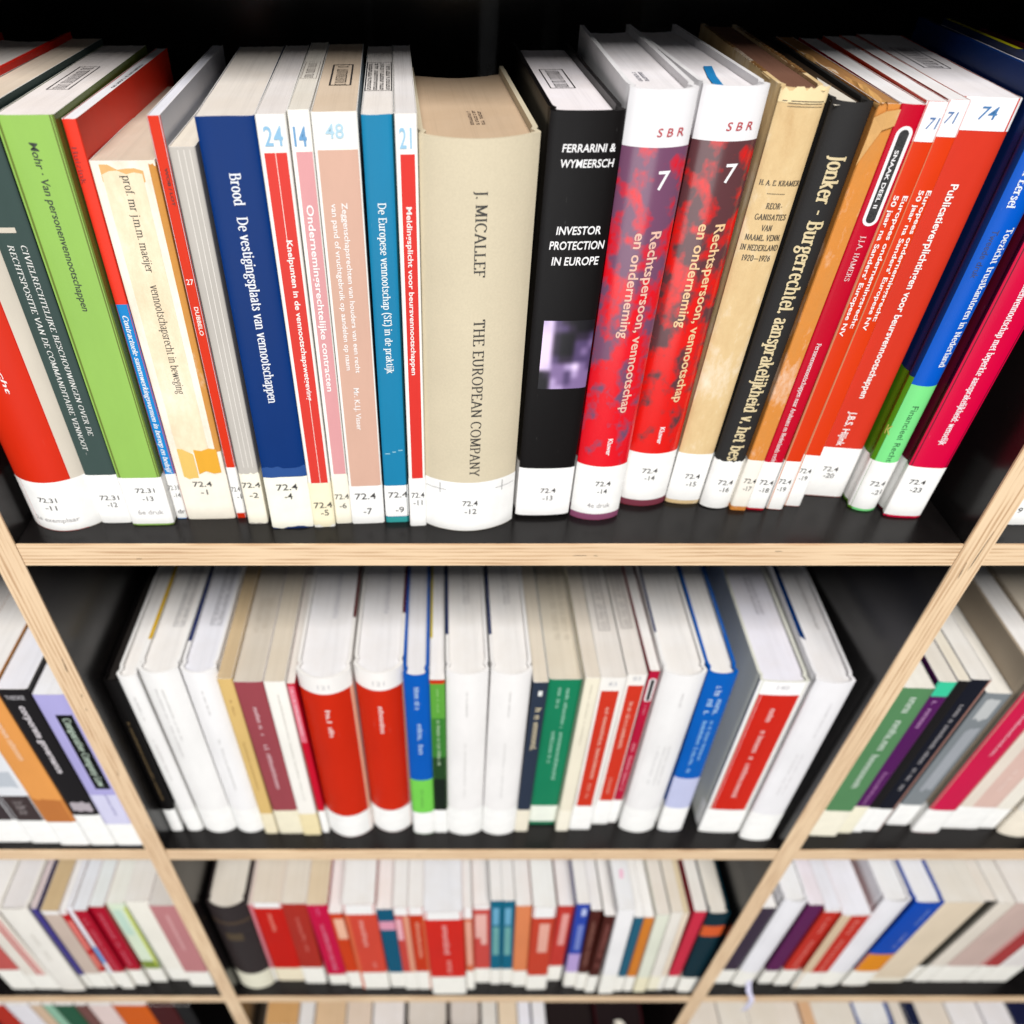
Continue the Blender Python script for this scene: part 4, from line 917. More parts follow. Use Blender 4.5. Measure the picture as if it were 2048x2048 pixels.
b = Book('paperback_book', 'thin cream book right of the broad green one', -402, 119.4, 20.5, 12.0, 242.3, 160, 'paper', (240, 232, 210), (228, 218, 204), -0.2, 0)
b.text('51#26', (200, 194, 176), 'marks', down=(233.5, 149.9), cap=1.63, xc=-0.0)
b.label(0.4, 39.6, [], (246, 240, 222))
b = Book('paperback_book', 'red book in a cream frame, first of the two beside the thin cream book', -402, 136.8, 22.0, 20.1, 240.3, 160, 'paper', (240, 236, 230), (232, 226, 220), -1.0, 1)
b.patch('printed_panel', cover_mat((212, 54, 32)), 45.2, 223.6, -0.78, 0.62, off=0.1)
b.text('52#30', (246, 196, 176), 'marks', down=(201.6, 93.7), cap=3.42, xc=0.5)
b.text('53#6', (236, 150, 130), 'marks', down=(85.2, 58.8), cap=3.22, xc=0.0)
b.text('83', (190, 192, 198), 'sans', flat=(232.7, 6.3), cap=4.48, xc=0.0)
b.label(0.4, 45.2, [], (250, 249, 246))
b.stamp(0, 90, 9, 84, heavy=.7, c=(150,142,140), seed=27)
b = Book('paperback_book', 'second framed red book, just left of the crimson book with the capsule', -402, 157.4, 27.6, 15.8, 236.7, 160, 'paper', (240, 236, 230), (232, 226, 220), -1.4, 1)
b.patch('printed_panel', cover_mat((212, 54, 32)), 45.0, 223.2, -0.72, 0.86, off=0.1)
b.text('54#30', (246, 196, 176), 'marks', down=(201.2, 133.2), cap=3.38, xc=0.4)
b.text('55#6', (236, 150, 130), 'marks', down=(85.0, 58.6), cap=3.24, xc=-0.0)
b.text('83', (190, 192, 198), 'sans', flat=(232.2, 6.3), cap=4.48, xc=-0.0)
b.label(0.4, 45.0, [], (250, 249, 246))
b.stamp(0, 90, 9, 84, heavy=.7, c=(150,142,140), seed=27)
b = Book('paperback_book', 'slim crimson book with a dark outlined capsule at its head, second row', -402, 169.9, 29.2, 8.2, 239.7, 160, 'paper', (186, 18, 58), (243, 240, 238), -0.2, 0)
capsule(b, 230.2, 199.7, 0, inner=3.0, outer=5.6)
b.text('56#5', (220, 130, 150), 'marks', down=(194.9, 182.3), cap=2.07, xc=-0.0)
b.text('57#18', (236, 150, 166), 'marks', down=(138.6, 61.3), cap=3.16, xc=0.0)
b.label(0.4, 43.1, [], (250, 249, 246))
b = Book('hardcover_book', 'wide white rounded hardback left of the blue and lilac book', -402, 192.8, 18.9, 33.6, 246.2, 160, 'round', (240, 238, 237), (243, 240, 238), -2.1, 3, bulge=5)
b.text('58#6', (206, 204, 204), 'marks', down=(223.9, 205.9), cap=2.39, xc=1.7)
b.text('59#16', (214, 212, 212), 'marks', down=(149.2, 87.9), cap=2.20, xc=-4.2)
b.text('60#16', (214, 212, 212), 'marks', down=(149.2, 87.9), cap=2.20, xc=0.8)
b.text('61#16', (214, 212, 212), 'marks', down=(149.2, 87.9), cap=2.20, xc=5.0)
b.label(0.4, 42.5, [], (250, 249, 246))
b.on_top('navy_cover_edge', cover_mat((22,42,100)), [[(-b.w/2, 44), (-b.w/2+1.8, 44), (-b.w/2+1.8, 156), (-b.w/2, 156)]], dz=3.6)
b = Book('hardcover_book', 'bright blue hardback with a lilac foot and white lettering', -402, 225.0, 20.0, 23.2, 246.7, 160, 'hard', (0, 96, 190), (243, 240, 238), -5.6, 5, bulge=2.0)
b.patch('printed_panel', cover_mat((196, 200, 232)), 0.0, 96.4, -1, 1, off=0.1)
b.text('62#4', (214, 232, 248), 'marks', down=(231.6, 219.9), cap=5.13, xc=0.0)
b.text('63#4', (180, 214, 244), 'marks', down=(214.6, 194.2), cap=4.84, xc=-3.2)
b.text('64#4', (180, 214, 244), 'marks', down=(214.6, 194.2), cap=4.84, xc=3.7)
b.text('65#14', (150, 200, 240), 'marks', down=(185.1, 107.2), cap=3.42, xc=-2.3)
b.text('66#14', (150, 200, 240), 'marks', down=(185.1, 127.4), cap=3.39, xc=3.5)
b.label(0.4, 44.3, [], (250, 249, 246), wl=20)
b.on_top('yellow_cover_edge', cover_mat((206,196,80)), [[(b.w/2-2.6, 40), (b.w/2, 40), (b.w/2, 156), (b.w/2-2.6, 156)]], dz=3.0)
b = Book('hardcover_book', 'red and white hardback with one long white title, after the dark gap', -402, 272.1, 18.9, 38.1, 238.7, 160, 'hard', (222, 222, 210), (236, 234, 244), -3.1, 6, bulge=0.8)
b.patch('white_spine', cover_mat((248, 246, 246)), 0.0, 238.6, -1, 1, off=0.07)
b.patch('printed_panel', cover_mat((212, 38, 22)), 43.4, 221.9, -0.86, 0.8, off=0.14)
b.text('67#34', (250, 214, 210), 'marks', down=(203.9, 67.0), cap=4.73, xc=-0.4)
b.text('140', (190, 188, 192), 'sans', flat=(231.7, 9.4), cap=5.13, xc=0.0)
b.label(0.4, 41.5, [], (250, 249, 246))
b.stamp(1, 96, 9, 50, rows=2, frame=False, c=(120,116,130), seed=28)
b = Book('hardcover_book', 'last white hardback of the second row, beside the dark upright', -402, 306.5, 10.9, 29.6, 247.5, 160, 'hard', (238, 236, 238), (236, 234, 236), -3.4, 8, bulge=2.5)
b.text('68#16', (206, 204, 206), 'marks', down=(222.0, 175.1), cap=1.61, xc=3.7)
b.text('69#20', (216, 212, 214), 'marks', down=(149.8, 84.9), cap=1.74, xc=-2.2)
b.text('70#20', (216, 212, 214), 'marks', down=(149.8, 84.9), cap=1.74, xc=2.2)
b.label(0.4, 49.2, [], (250, 249, 246), wl=20)
b.on_top('navy_cover_edge', cover_mat((0,50,110)), [[(-b.w/2, 46), (-b.w/2+4, 42), (-b.w/2+4, 156), (-b.w/2, 156)]], dz=3.4); b.stamp(4, 90, 5, 70, rows=1, frame=False, c=(120,112,112), seed=29)
# ---- second row, left bay
GROUP = 'books on the second row, left bay'
b = Book('paperback_book', 'white paperback at the left edge of the second row, far left bay', -402, -414.1, 9.4, 34.9, 230.0, 160, 'paper', (226, 226, 228), (243, 240, 238), 0.0, 0)
b.patch('printed_panel', cover_mat((60, 50, 52)), 0.0, 87.6, -1, 1, off=0.1)
b.label(0.4, 42.7, [], (250, 249, 246), wr=0)
b = Book('paperback_book', 'white pictured paperback with a dark brown foot, left of the orange book', -402, -381.4, 8.4, 27.6, 236.0, 160, 'paper', (226, 228, 232), (243, 240, 238), 0.0, 0)
b.patch('printed_panel', cover_mat((64, 52, 52)), 0.0, 87.6, -1, 1, off=0.1)
b.patch('printed_panel', cover_mat((190, 196, 204)), 102.1, 126.6, -0.6, 0.7, off=0.1, ragged=2, bot=2)
b.text('71#3', (160, 150, 150), 'marks', down=(78.9, 73.7), cap=9.95, xc=0.0)
b.text('72#3', (160, 150, 150), 'marks', down=(70.1, 64.8), cap=10.03, xc=0.0)
b.text('73#3', (160, 150, 150), 'marks', down=(61.2, 55.7), cap=10.11, xc=-0.0)
b.label(0.4, 43.7, [], (250, 249, 246))
b = Book('paperback_book', 'orange paperback between the pictured white book and the black one', -402, -352.4, 6.4, 28.0, 250.0, 160, 'paper', (236, 160, 84), (243, 240, 238), -0.0, 0)
b.patch('printed_panel', cover_mat((196, 120, 60)), 0.0, 84.3, -1, 1, off=0.09, ragged=2)
b.text('74#4', (248, 214, 186), 'marks', down=(203.6, 182.7), cap=5.22, xc=1.4)
b.text('75#5', (250, 214, 180), 'marks', down=(179.1, 149.4), cap=5.38, xc=1.4)
b.label(0.4, 44.7, [], (250, 249, 246))
b = Book('paperback_book', 'black paperback lettered corporate governance in the left bay', -402, -325.3, 6.4, 24.2, 247.0, 160, 'paper', (26, 23, 25), (236, 236, 244), 0.0, 0)
b.text('corporate governance', (226, 218, 222), 'sans', down=(225.6, 129.1), cap=6.11, xc=1.2, bold=2.4)
b.text('THEORIE', (190, 186, 190), 'sans', flat=(236.6, 14.6), cap=5.09, xc=-0.6, bold=1)
b.patch('printed_panel', cover_mat((180, 170, 176)), 64.8, 79.9, -0.7, 0.8, off=0.12, ragged=2.4, bot=2)
b.label(0.4, 57.6, [], (250, 249, 246))
b = Book('paperback_book', 'lilac paperback with a black title panel, against the left upright', -402, -299.5, 6.4, 25.6, 240.0, 160, 'paper', (176, 170, 222), (238, 238, 242), 0.0, 0)
b.patch('title_panel', cover_mat((14, 14, 14)), 103.0, 213.8, -0.25, 0.98, off=0.1)
b.text('Comparative Company Law', (196, 214, 196), 'serif', down=(209.1, 108.0), cap=5.82, xc=3.8, thick=13, thin=6)
b.patch('printed_panel', cover_mat((214, 212, 238)), 0.0, 92.9, -1, 1, off=0.1)
b.text('76#8', (130, 126, 180), 'marks', down=(92.9, 57.6), cap=2.71, xc=2.6)
b.label(0.4, 40.9, [], (250, 249, 246))
# ---- second row, right bay
GROUP = 'books on the second row, right bay'
b = Book('paperback_book', 'mid green book with white lettering right behind the right upright', -402, 372.9, 15.4, 25.9, 236.0, 160, 'paper', (88, 138, 92), (240, 236, 226), -1.0, 6)
b.text('77#12', (214, 226, 214), 'marks', down=(224.2, 150.3), cap=6.53, xc=1.3)
b.text('78#8', (214, 226, 214), 'marks', down=(142.6, 89.8), cap=6.14, xc=-0.0)
b.label(0.4, 48.1, [], (246, 240, 220))
b = Book('paperback_book', 'purple book with a turquoise head in the right bay', -402, 394.9, 18.4, 14.7, 240.0, 160, 'paper', (86, 24, 92), (230, 224, 214), -0.0, 6)
b.patch('printed_panel', cover_mat((60, 206, 160)), 221.3, 239.9, -1, 1, off=0.1)
b.text('79#6', (190, 140, 190), 'marks', down=(215.4, 178.8), cap=4.06, xc=0.0)
b.text('80#8', (170, 110, 170), 'marks', down=(109.8, 55.3), cap=3.63, xc=0.0)
b.label(0.4, 50.8, [], (244, 238, 214))
b = Book('paperback_book', 'thin black book right of the purple one', -402, 408.0, 19.4, 9.8, 240.0, 160, 'paper', (24, 21, 22), (236, 228, 212), -0.0, 6)
b.label(0.4, 46.1, [], (250, 249, 246))
b = Book('paperback_book', 'navy black book with a coppery edge in the right bay', -402, 421.9, 20.5, 16.2, 240.0, 160, 'paper', (20, 22, 34), (236, 232, 226), 0.0, 6)
b.patch('printed_panel', cover_mat((170, 124, 112)), 0.0, 239.9, 0.72, 0.95, off=0.1)
b.text('81#30', (170, 166, 170), 'marks', down=(207.2, 76.6), cap=3.86, xc=-0.8)
b.label(0.4, 42.4, [], (250, 249, 246))
b = Book('paperback_book', 'low grey pictured paperback in front of the tall white books, right bay', -402, 450.4, 26.6, 20.8, 214.0, 160, 'paper', (128, 134, 138), (240, 236, 228), 1.0, 6)
b.patch('printed_panel', cover_mat((190, 192, 192)), 177.5, 205.3, -0.6, 0.5, off=0.1, ragged=3, bot=3)
b.patch('printed_panel', cover_mat((160, 164, 170)), 65.8, 162.9, -0.4, 0.6, off=0.1, ragged=4, bot=4)
b.label(0.4, 38.5, [], (250, 249, 246))
b = Book('hardcover_book', 'magenta and beige hardback with a thin white title in the right bay', -402, 474.8, 18.9, 25.5, 245.0, 160, 'hard', (176, 160, 140), (243, 240, 238), 0.0, 6, bulge=0.6)
b.patch('printed_panel', cover_mat((212, 26, 76)), 0.0, 244.9, -1, 1, off=0.1)
b.text('82#16', (248, 190, 206), 'marks', down=(202.5, 135.4), cap=3.34, xc=1.3)
b.label(0.4, 42.5, [], (250, 249, 246), wl=16)
b = Book('paperback_book', 'pale salmon paperback with faint title right of the magenta hardback', -402, 510.0, 23.0, 36.9, 238.0, 160, 'paper', (224, 190, 178), (226, 214, 196), 0.0, 6)
b.patch('printed_panel', cover_mat((232, 220, 206)), 0.0, 237.9, -1, -0.3, off=0.1)
b.text('83#6', (244, 220, 210), 'marks', down=(106.2, 72.1), cap=3.63, xc=5.5)
b.label(0.4, 41.4, [], (250, 249, 246))
b = Book('paperback_book', 'cream paperback squeezed between the salmon and the blue-marked book', -402, 537.6, 23.5, 15.8, 236.0, 160, 'paper', (238, 232, 220), (214, 196, 160), -0.0, 6)
b.label(0.4, 36.7, [], (250, 249, 246))
b = Book('hardcover_book', 'cream hardback with a blue mark at the right edge of the second row', -402, 562.8, 14.4, 34.2, 236.0, 160, 'round', (238, 232, 220), (224, 210, 180), -0.0, 6, bulge=4)
b.patch('printed_panel', cover_mat((60, 50, 160)), 69.9, 83.0, -0.8, 0.9, off=0.1)
b.label(0.4, 42.6, [], (242, 232, 214))
# ---- third row, middle bay
GROUP = 'books on the third row, middle bay'
b = Book('hardcover_book', 'thick charcoal hardback with raised bands at the left of the third row', -804, -240.0, 10.7, 43.5, 246.9, 160, 'round', (50, 42, 42), (226, 218, 206), 2.0, 0, bulge=7)
b.patch('printed_panel', cover_mat((80, 64, 50)), 202.6, 209.5, -1, 1, off=0.13)
b.patch('printed_panel', cover_mat((84, 70, 52)), 156.7, 177.2, -0.5, 0.4, off=0.13)
b.label(0.4, 51.4, [], (232, 228, 206))
b = Book('paperback_book', 'very thin pink book between the charcoal and the bright red one', -804, -216.0, 20.2, 3.9, 234.3, 160, 'paper', (224, 130, 140), (232, 214, 204), 2.1, 0)
b.label(0.4, 44.1, [], (246, 243, 234))
b = Book('paperback_book', 'bright red paperback with a white head, next to the charcoal hardback', -804, -195.6, 20.2, 34.0, 238.0, 160, 'paper', (204, 20, 4), (228, 216, 200), 0.9, 0)
b.patch('head_band', cover_mat((244, 242, 240)), 225.1, 237.9, -1, 1, off=0.08)
b.text('84#5', (250, 150, 130), 'marks', down=(209.0, 161.0), cap=5.23, xc=-0.0)
b.label(0.4, 44.1, [], (240, 228, 200))
b = Book('paperback_book', 'brick red paperback third from the left end of the third row', -804, -162.6, 17.2, 27.6, 242.8, 160, 'paper', (178, 44, 30), (230, 220, 206), -0.6, 0)
b.text('85#5', (220, 110, 96), 'marks', down=(205.4, 163.0), cap=4.64, xc=-0.0)
b.text('86#6', (220, 110, 96), 'marks', down=(160.1, 108.4), cap=4.81, xc=1.4)
b.label(0.4, 54.5, [], (246, 243, 234))
b = Book('paperback_book', 'deep pink paperback with a long pale title, third row left', -804, -131.8, 16.0, 23.7, 243.1, 160, 'paper', (206, 0, 66), (226, 206, 176), -5.5, 0)
b.text('87#4', (236, 90, 140), 'marks', down=(235.2, 216.6), cap=5.06, xc=0.0)
b.text('88#20', (240, 140, 170), 'marks', down=(189.0, 49.4), cap=5.45, xc=0.6)
b.label(0.4, 33.9, [], (246, 243, 234))
b = Book('paperback_book', 'narrow orange-red paperback with a peach panel, third row left', -804, -109.6, 12.5, 15.2, 230.7, 160, 'paper', (214, 62, 8), (243, 240, 238), -7.7, 0)
b.patch('head_band', cover_mat((244, 242, 240)), 229.4, 230.7, -1, 1, off=0.08)
b.patch('printed_panel', cover_mat((246, 190, 160)), 157.9, 214.6, -0.5, 0.95, off=0.13)
b.label(0.4, 53.0, [], (246, 243, 234))
b = Book('paperback_book', 'wide salmon red paperback with a pale word, third row left of the teal one', -804, -83.3, 10.7, 36.1, 255.9, 160, 'paper', (218, 72, 52), (243, 240, 238), -6.6, 0)
b.patch('head_band', cover_mat((244, 242, 240)), 231.1, 255.8, -1, 1, off=0.08)
b.patch('printed_panel', cover_mat((226, 104, 66)), 0.0, 231.1, -1, -0.72, off=0.13)
b.text('89#6', (248, 176, 164), 'marks', down=(213.6, 141.7), cap=6.38, xc=-0.0)
b.text('90#4', (240, 140, 126), 'marks', down=(89.9, 73.4), cap=5.59, xc=5.4)
b.label(0.4, 56.6, [], (246, 243, 234))
b = Book('paperback_book', 'teal book with a pink band near its head, third row', -804, -54.0, 12.5, 18.5, 240.0, 160, 'paper', (0, 88, 120), (243, 240, 238), -8.0, 0)
b.patch('printed_panel', cover_mat((228, 156, 180)), 184.0, 207.8, -1, 1, off=0.13)
b.label(0.4, 51.3, [], (246, 243, 234))
b = Book('paperback_book', 'thin coral and cream book right of the teal one with the pink band', -804, -36.4, 10.1, 16.1, 250.9, 160, 'paper', (208, 70, 60), (243, 240, 238), -7.6, 0)
b.patch('head_band', cover_mat((244, 242, 240)), 229.9, 250.8, -1, 1, off=0.08)
b.patch('printed_panel', cover_mat((232, 160, 130)), 0.0, 227.2, 0.2, 1, off=0.13)
b.patch('printed_panel', cover_mat((240, 180, 190)), 161.2, 220.5, -0.9, -0.1, off=0.13)
b.label(0.4, 60.0, [], (246, 243, 234))
b = Book('paperback_book', 'orange red paperback with a tall pale title, left of the broadest red one', -804, -19.1, 10.1, 17.3, 250.9, 160, 'paper', (206, 54, 8), (243, 240, 238), -7.9, 0)
b.patch('head_band', cover_mat((244, 242, 240)), 231.3, 250.8, -1, 1, off=0.08)
b.patch('printed_panel', cover_mat((226, 120, 80)), 0.0, 228.6, 0.72, 1, off=0.13)
b.text('91#12', (246, 170, 140), 'marks', down=(211.0, 107.7), cap=5.28, xc=-0.0)
b.label(0.4, 61.7, [], (246, 243, 234))
b = Book('paperback_book', 'broadest bright red paperback in the middle of the third row', -804, 12.8, 4.3, 42.9, 252.3, 160, 'paper', (216, 36, 22), (238, 238, 242), -9.6, 0)
b.patch('head_band', cover_mat((244, 242, 240)), 232.6, 252.3, -1, 1, off=0.08)
b.text('92#7', (250, 180, 176), 'marks', down=(216.4, 135.1), cap=6.93, xc=1.1)
b.text('93#3', (248, 160, 150), 'marks', down=(113.2, 75.7), cap=6.73, xc=3.2)
b.label(0.4, 60.4, [], (246, 243, 234))
b = Book('paperback_book', 'pale orange strip of a book with a cream title, right of the broadest red one', -804, 40.6, 10.1, 10.0, 250.9, 160, 'paper', (220, 110, 70), (243, 240, 238), -10.6, 0)
b.patch('head_band', cover_mat((244, 242, 240)), 221.9, 250.8, -1, 1, off=0.08)
b.patch('printed_panel', cover_mat((238, 172, 150)), 83.4, 213.7, -0.6, 0.7, off=0.13)
b.label(0.4, 63.4, [], (246, 243, 234))
b = Book('paperback_book', 'soft red paperback with a stepped pink panel, left of the two teal twins', -804, 55.7, 17.8, 19.8, 236.2, 160, 'paper', (210, 76, 68), (243, 240, 238), -9.5, 0)
b.patch('head_band', cover_mat((244, 242, 240)), 226.9, 236.1, -1, 1, off=0.08)
b.patch('printed_panel', cover_mat((240, 186, 176)), 146.7, 213.5, -0.75, 0.6, off=0.13)
b.patch('printed_panel', cover_mat((240, 186, 176)), 127.0, 146.7, -0.1, 0.6, off=0.13)
b.label(0.4, 49.3, [], (246, 243, 234))
b = Book('paperback_book', 'left of the two matching teal books in the middle of the third row', -804, 72.9, 16.0, 13.3, 253.4, 160, 'paper', (0, 104, 134), (243, 240, 238), -10.5, 0)
b.patch('printed_panel', cover_mat((110, 174, 206)), 189.0, 235.2, -0.6, 0.45, off=0.13)
b.patch('printed_panel', cover_mat((112, 172, 170)), 99.0, 183.3, -0.6, 0.5, off=0.13)
b.label(0.4, 52.8, [], (246, 243, 234))
b = Book('paperback_book', 'right of the two matching teal books in the middle of the third row', -804, 87.4, 16.6, 13.7, 252.0, 160, 'paper', (0, 104, 134), (243, 240, 238), -11.3, 0)
b.patch('printed_panel', cover_mat((110, 174, 206)), 187.5, 233.8, -0.6, 0.45, off=0.13)
b.patch('printed_panel', cover_mat((112, 172, 170)), 97.3, 181.8, -0.6, 0.5, off=0.13)
b.label(0.4, 51.1, [], (246, 243, 234))
b = Book('paperback_book', 'plain light orange paperback right of the teal twins', -804, 103.4, 13.7, 17.8, 246.2, 160, 'paper', (232, 138, 88), (243, 240, 238), -10.4, 0)
b.label(0.4, 53.0, [], (246, 243, 234))
b = Book('paperback_book', 'rust red paperback with a white head and pink panel, third row', -804, 125.4, 9.6, 25.6, 252.3, 160, 'paper', (206, 66, 40), (244, 244, 242), -10.2, 0)
b.patch('head_band', cover_mat((244, 242, 240)), 224.7, 252.3, -1, 1, off=0.08)
b.patch('printed_panel', cover_mat((240, 176, 158)), 125.0, 208.4, -0.3, 0.6, off=0.13)
b.label(0.4, 49.8, [], (246, 243, 234))
b = Book('paperback_book', 'short red paperback left of the blue and lilac one, third row', -804, 148.8, 20.5, 18.2, 229.7, 160, 'paper', (204, 58, 48), (243, 240, 238), -6.2, 0)
b.patch('printed_panel', cover_mat((240, 164, 156)), 118.1, 208.2, -0.3, 0.55, off=0.13)
b.label(0.4, 50.0, [], (246, 243, 234))
b = Book('paperback_book', 'blue paperback fading to lilac at the foot, third row', -804, 169.1, 13.1, 14.5, 252.8, 160, 'paper', (40, 70, 176), (243, 240, 238), -10.9, 0)
b.patch('printed_panel', cover_mat((190, 200, 240)), 221.2, 239.8, -0.1, 0.6, off=0.13)
b.patch('printed_panel', cover_mat((120, 136, 206)), 123.0, 196.6, -0.3, 0.6, off=0.13)
b.patch('printed_panel', cover_mat((190, 164, 220)), 0.0, 110.5, -1, 1, off=0.13)
b.label(0.4, 51.3, [], (246, 243, 234))
b = Book('paperback_book', 'left of the two dark brown paperbacks in the third row', -804, 182.7, 10.1, 12.2, 243.1, 160, 'paper', (78, 26, 16), (243, 240, 238), -9.3, 0)
b.text('94#12', (150, 96, 80), 'marks', down=(211.0, 83.4), cap=4.73, xc=-0.0)
b.label(0.4, 56.6, [], (246, 243, 234))
b = Book('paperback_book', 'right of the two dark brown paperbacks in the third row', -804, 195.3, 6.7, 12.5, 237.4, 160, 'paper', (76, 24, 14), (243, 240, 238), -6.8, 0)
b.text('95#12', (150, 80, 70), 'marks', down=(213.1, 85.4), cap=5.30, xc=0.6)
b.label(0.4, 56.9, [], (246, 243, 234))
b = Book('paperback_book', 'plain white book with a pink spot on its page tops, third row', -804, 215.8, 4.9, 19.0, 257.3, 160, 'paper', (244, 242, 242), (240, 240, 242), -12.2, 0)
b.label(0.4, 65.5, [], (246, 243, 234))
b.on_top('pink_spot', paper_mat((246,190,214)), [[(-2,34),(2,34),(3,44),(-1,44)]], dz=.4)
b = Book('paperback_book', 'dark teal paperback beside the amber one, third row right', -804, 232.2, 7.8, 10.7, 230.4, 160, 'paper', (30, 96, 122), (244, 242, 240), -9.8, 0)
b.label(0.4, 51.6, [], (246, 243, 234))
b = Book('paperback_book', 'amber orange paperback right of the dark teal one, third row', -804, 244.7, 7.8, 11.2, 230.4, 160, 'paper', (220, 130, 40), (244, 242, 240), -11.2, 0)
b.label(0.4, 51.6, [], (246, 243, 234))
b = Book('paperback_book', 'pale greenish cream book right of the amber one', -804, 260.0, 6.7, 15.0, 240.0, 160, 'paper', (230, 232, 214), (234, 226, 216), -13.0, 0)
b.label(0.4, 51.7, [], (240, 232, 200))
b = Book('paperback_book', 'ivory book leaning left in the third row, before the tan-topped one', -804, 277.0, 9.0, 13.1, 240.0, 160, 'paper', (238, 232, 222), (232, 222, 208), -14.0, 0)
b.label(0.4, 48.1, [], (244, 238, 214))
b = Book('paperback_book', 'thin peach book with tan page tops, third row right', -804, 287.2, 9.0, 6.6, 238.0, 160, 'paper', (240, 222, 200), (222, 204, 170), -14.0, 0)
b.label(0.4, 49.8, [], (246, 243, 234))
b = Book('paperback_book', 'crimson paperback left of the dark green book with the orange band', -804, 299.7, 10.1, 14.0, 240.5, 160, 'paper', (212, 44, 70), (236, 232, 226), -10.5, 0)
b.label(0.4, 46.3, [], (246, 243, 234))
b = Book('hardcover_book', 'dark bottle green book with an orange band, last of the third row', -804, 321.2, 6.7, 24.4, 240.0, 160, 'hard', (4, 44, 56), (232, 226, 216), -12.5, 0, bulge=1)
b.patch('printed_panel', cover_mat((226, 96, 44)), 180.8, 209.0, -1, 1, off=0.13)
b.label(0.4, 50.0, [], (246, 243, 234))
# ---- third row, left bay
GROUP = 'books on the third row, left bay'
b = Book('paperback_book', 'reddish paperback at the very left edge of the third row', -804, -544.5, 10.0, 31.0, 236.0, 160, 'paper', (200, 90, 84), (243, 240, 238), 6.0, 0)
b.label(0.4, 67.2, [], (246, 243, 234))
b = Book('paperback_book', 'cream and red striped paperback near the left edge of the third row', -804, -512.5, 10.0, 31.0, 236.0, 160, 'paper', (236, 228, 216), (243, 240, 238), 6.0, 0)
b.patch('printed_panel', cover_mat((206, 70, 70)), 50.2, 218.2, 0.1, 0.35, off=0.13)
b.patch('printed_panel', cover_mat((226, 130, 126)), 50.2, 218.2, 0.5, 0.7, off=0.13)
b.label(0.4, 50.2, [], (246, 243, 234))
b = Book('hardcover_book', 'broad ivory hardback in the left bay of the third row', -804, -479.7, 8.0, 32.5, 250.0, 160, 'hard', (242, 237, 228), (234, 230, 230), 10.0, 0, bulge=1)
b.text('96#8', (218, 212, 200), 'marks', down=(181.5, 105.8), cap=4.15, xc=1.6)
b = Book('paperback_book', 'very thin blue violet book right of the broad ivory one', -804, -458.3, 12.0, 6.5, 243.0, 160, 'paper', (70, 60, 140), (214, 198, 200), 8.0, 0)
b.label(0.4, 44.2, [], (246, 243, 234))
b = Book('paperback_book', 'beige greyish paperback, left bay of the third row', -804, -444.0, 12.0, 20.0, 236.0, 160, 'paper', (206, 186, 172), (206, 180, 140), 9.0, 0)
b.patch('head_band', cover_mat((244, 242, 240)), 228.0, 235.9, -1, 1, off=0.08)
b.label(0.4, 49.4, [], (246, 243, 234))
b = Book('paperback_book', 'narrow red book with a salmon panel, left bay of the third row', -804, -429.1, 12.0, 7.8, 236.0, 160, 'paper', (200, 16, 26), (243, 240, 238), 9.0, 0)
b.patch('head_band', cover_mat((244, 242, 240)), 228.0, 235.9, -1, 1, off=0.08)
b.patch('printed_panel', cover_mat((240, 130, 120)), 126.0, 210.4, -0.4, 0.9, off=0.13)
b.patch('printed_panel', cover_mat((236, 130, 116)), 69.7, 113.5, -0.4, 0.9, off=0.13)
b.label(0.4, 56.2, [], (246, 243, 234))
b = Book('paperback_book', 'narrow white book with a light blue block, left bay of the third row', -804, -420.4, 14.0, 6.8, 241.0, 160, 'paper', (240, 242, 248), (234, 234, 240), 8.0, 0)
b.patch('printed_panel', cover_mat((110, 176, 236)), 78.8, 129.7, -1, 1, off=0.13)
b.label(0.4, 45.1, [], (246, 243, 234))
b = Book('paperback_book', 'left of the two deep crimson paperbacks, left bay of the third row', -804, -408.0, 11.0, 16.0, 240.0, 160, 'paper', (182, 4, 40), (232, 234, 240), 8.0, 0)
b.text('97#14', (220, 90, 110), 'marks', down=(218.4, 64.3), cap=4.75, xc=0.8)
b.label(0.4, 57.5, [], (246, 243, 234))
b = Book('paperback_book', 'right of the two deep crimson paperbacks, left bay of the third row', -804, -390.5, 15.0, 16.9, 241.0, 160, 'paper', (180, 4, 40), (232, 236, 236), 8.0, 0)
b.text('98#14', (222, 100, 120), 'marks', down=(221.8, 69.3), cap=4.75, xc=-0.0)
b.label(0.4, 52.4, [], (246, 243, 234))
b = Book('paperback_book', 'pale mint green and yellow paperback, left bay of the third row', -804, -368.8, 19.0, 20.3, 239.0, 160, 'paper', (222, 236, 210), (236, 236, 228), 5.0, 0)
b.patch('printed_panel', cover_mat((196, 224, 206)), 152.3, 222.6, -0.7, 0.3, off=0.13)
b.patch('printed_panel', cover_mat((206, 216, 90)), 57.6, 229.3, 0.72, 1, off=0.13)
b.patch('printed_panel', cover_mat((130, 150, 60)), 0.0, 71.0, -1, 1, off=0.13)
b.label(0.4, 45.8, [], (246, 243, 234))
b = Book('paperback_book', 'plain cream white paperback left of the dusty pink one', -804, -340.7, 21.0, 27.4, 240.0, 160, 'paper', (244, 240, 228), (232, 228, 222), 1.0, 0)
b.label(0.4, 39.9, [], (246, 243, 234))
b = Book('paperback_book', 'dusty pink paperback against the left upright, third row', -804, -311.0, 14.0, 30.0, 246.0, 160, 'paper', (196, 130, 132), (216, 210, 204), 3.0, 0)
b.patch('printed_panel', cover_mat((216, 160, 160)), 120.4, 221.6, -0.1, 0.15, off=0.13)
b.label(0.4, 48.6, [], (246, 243, 234))
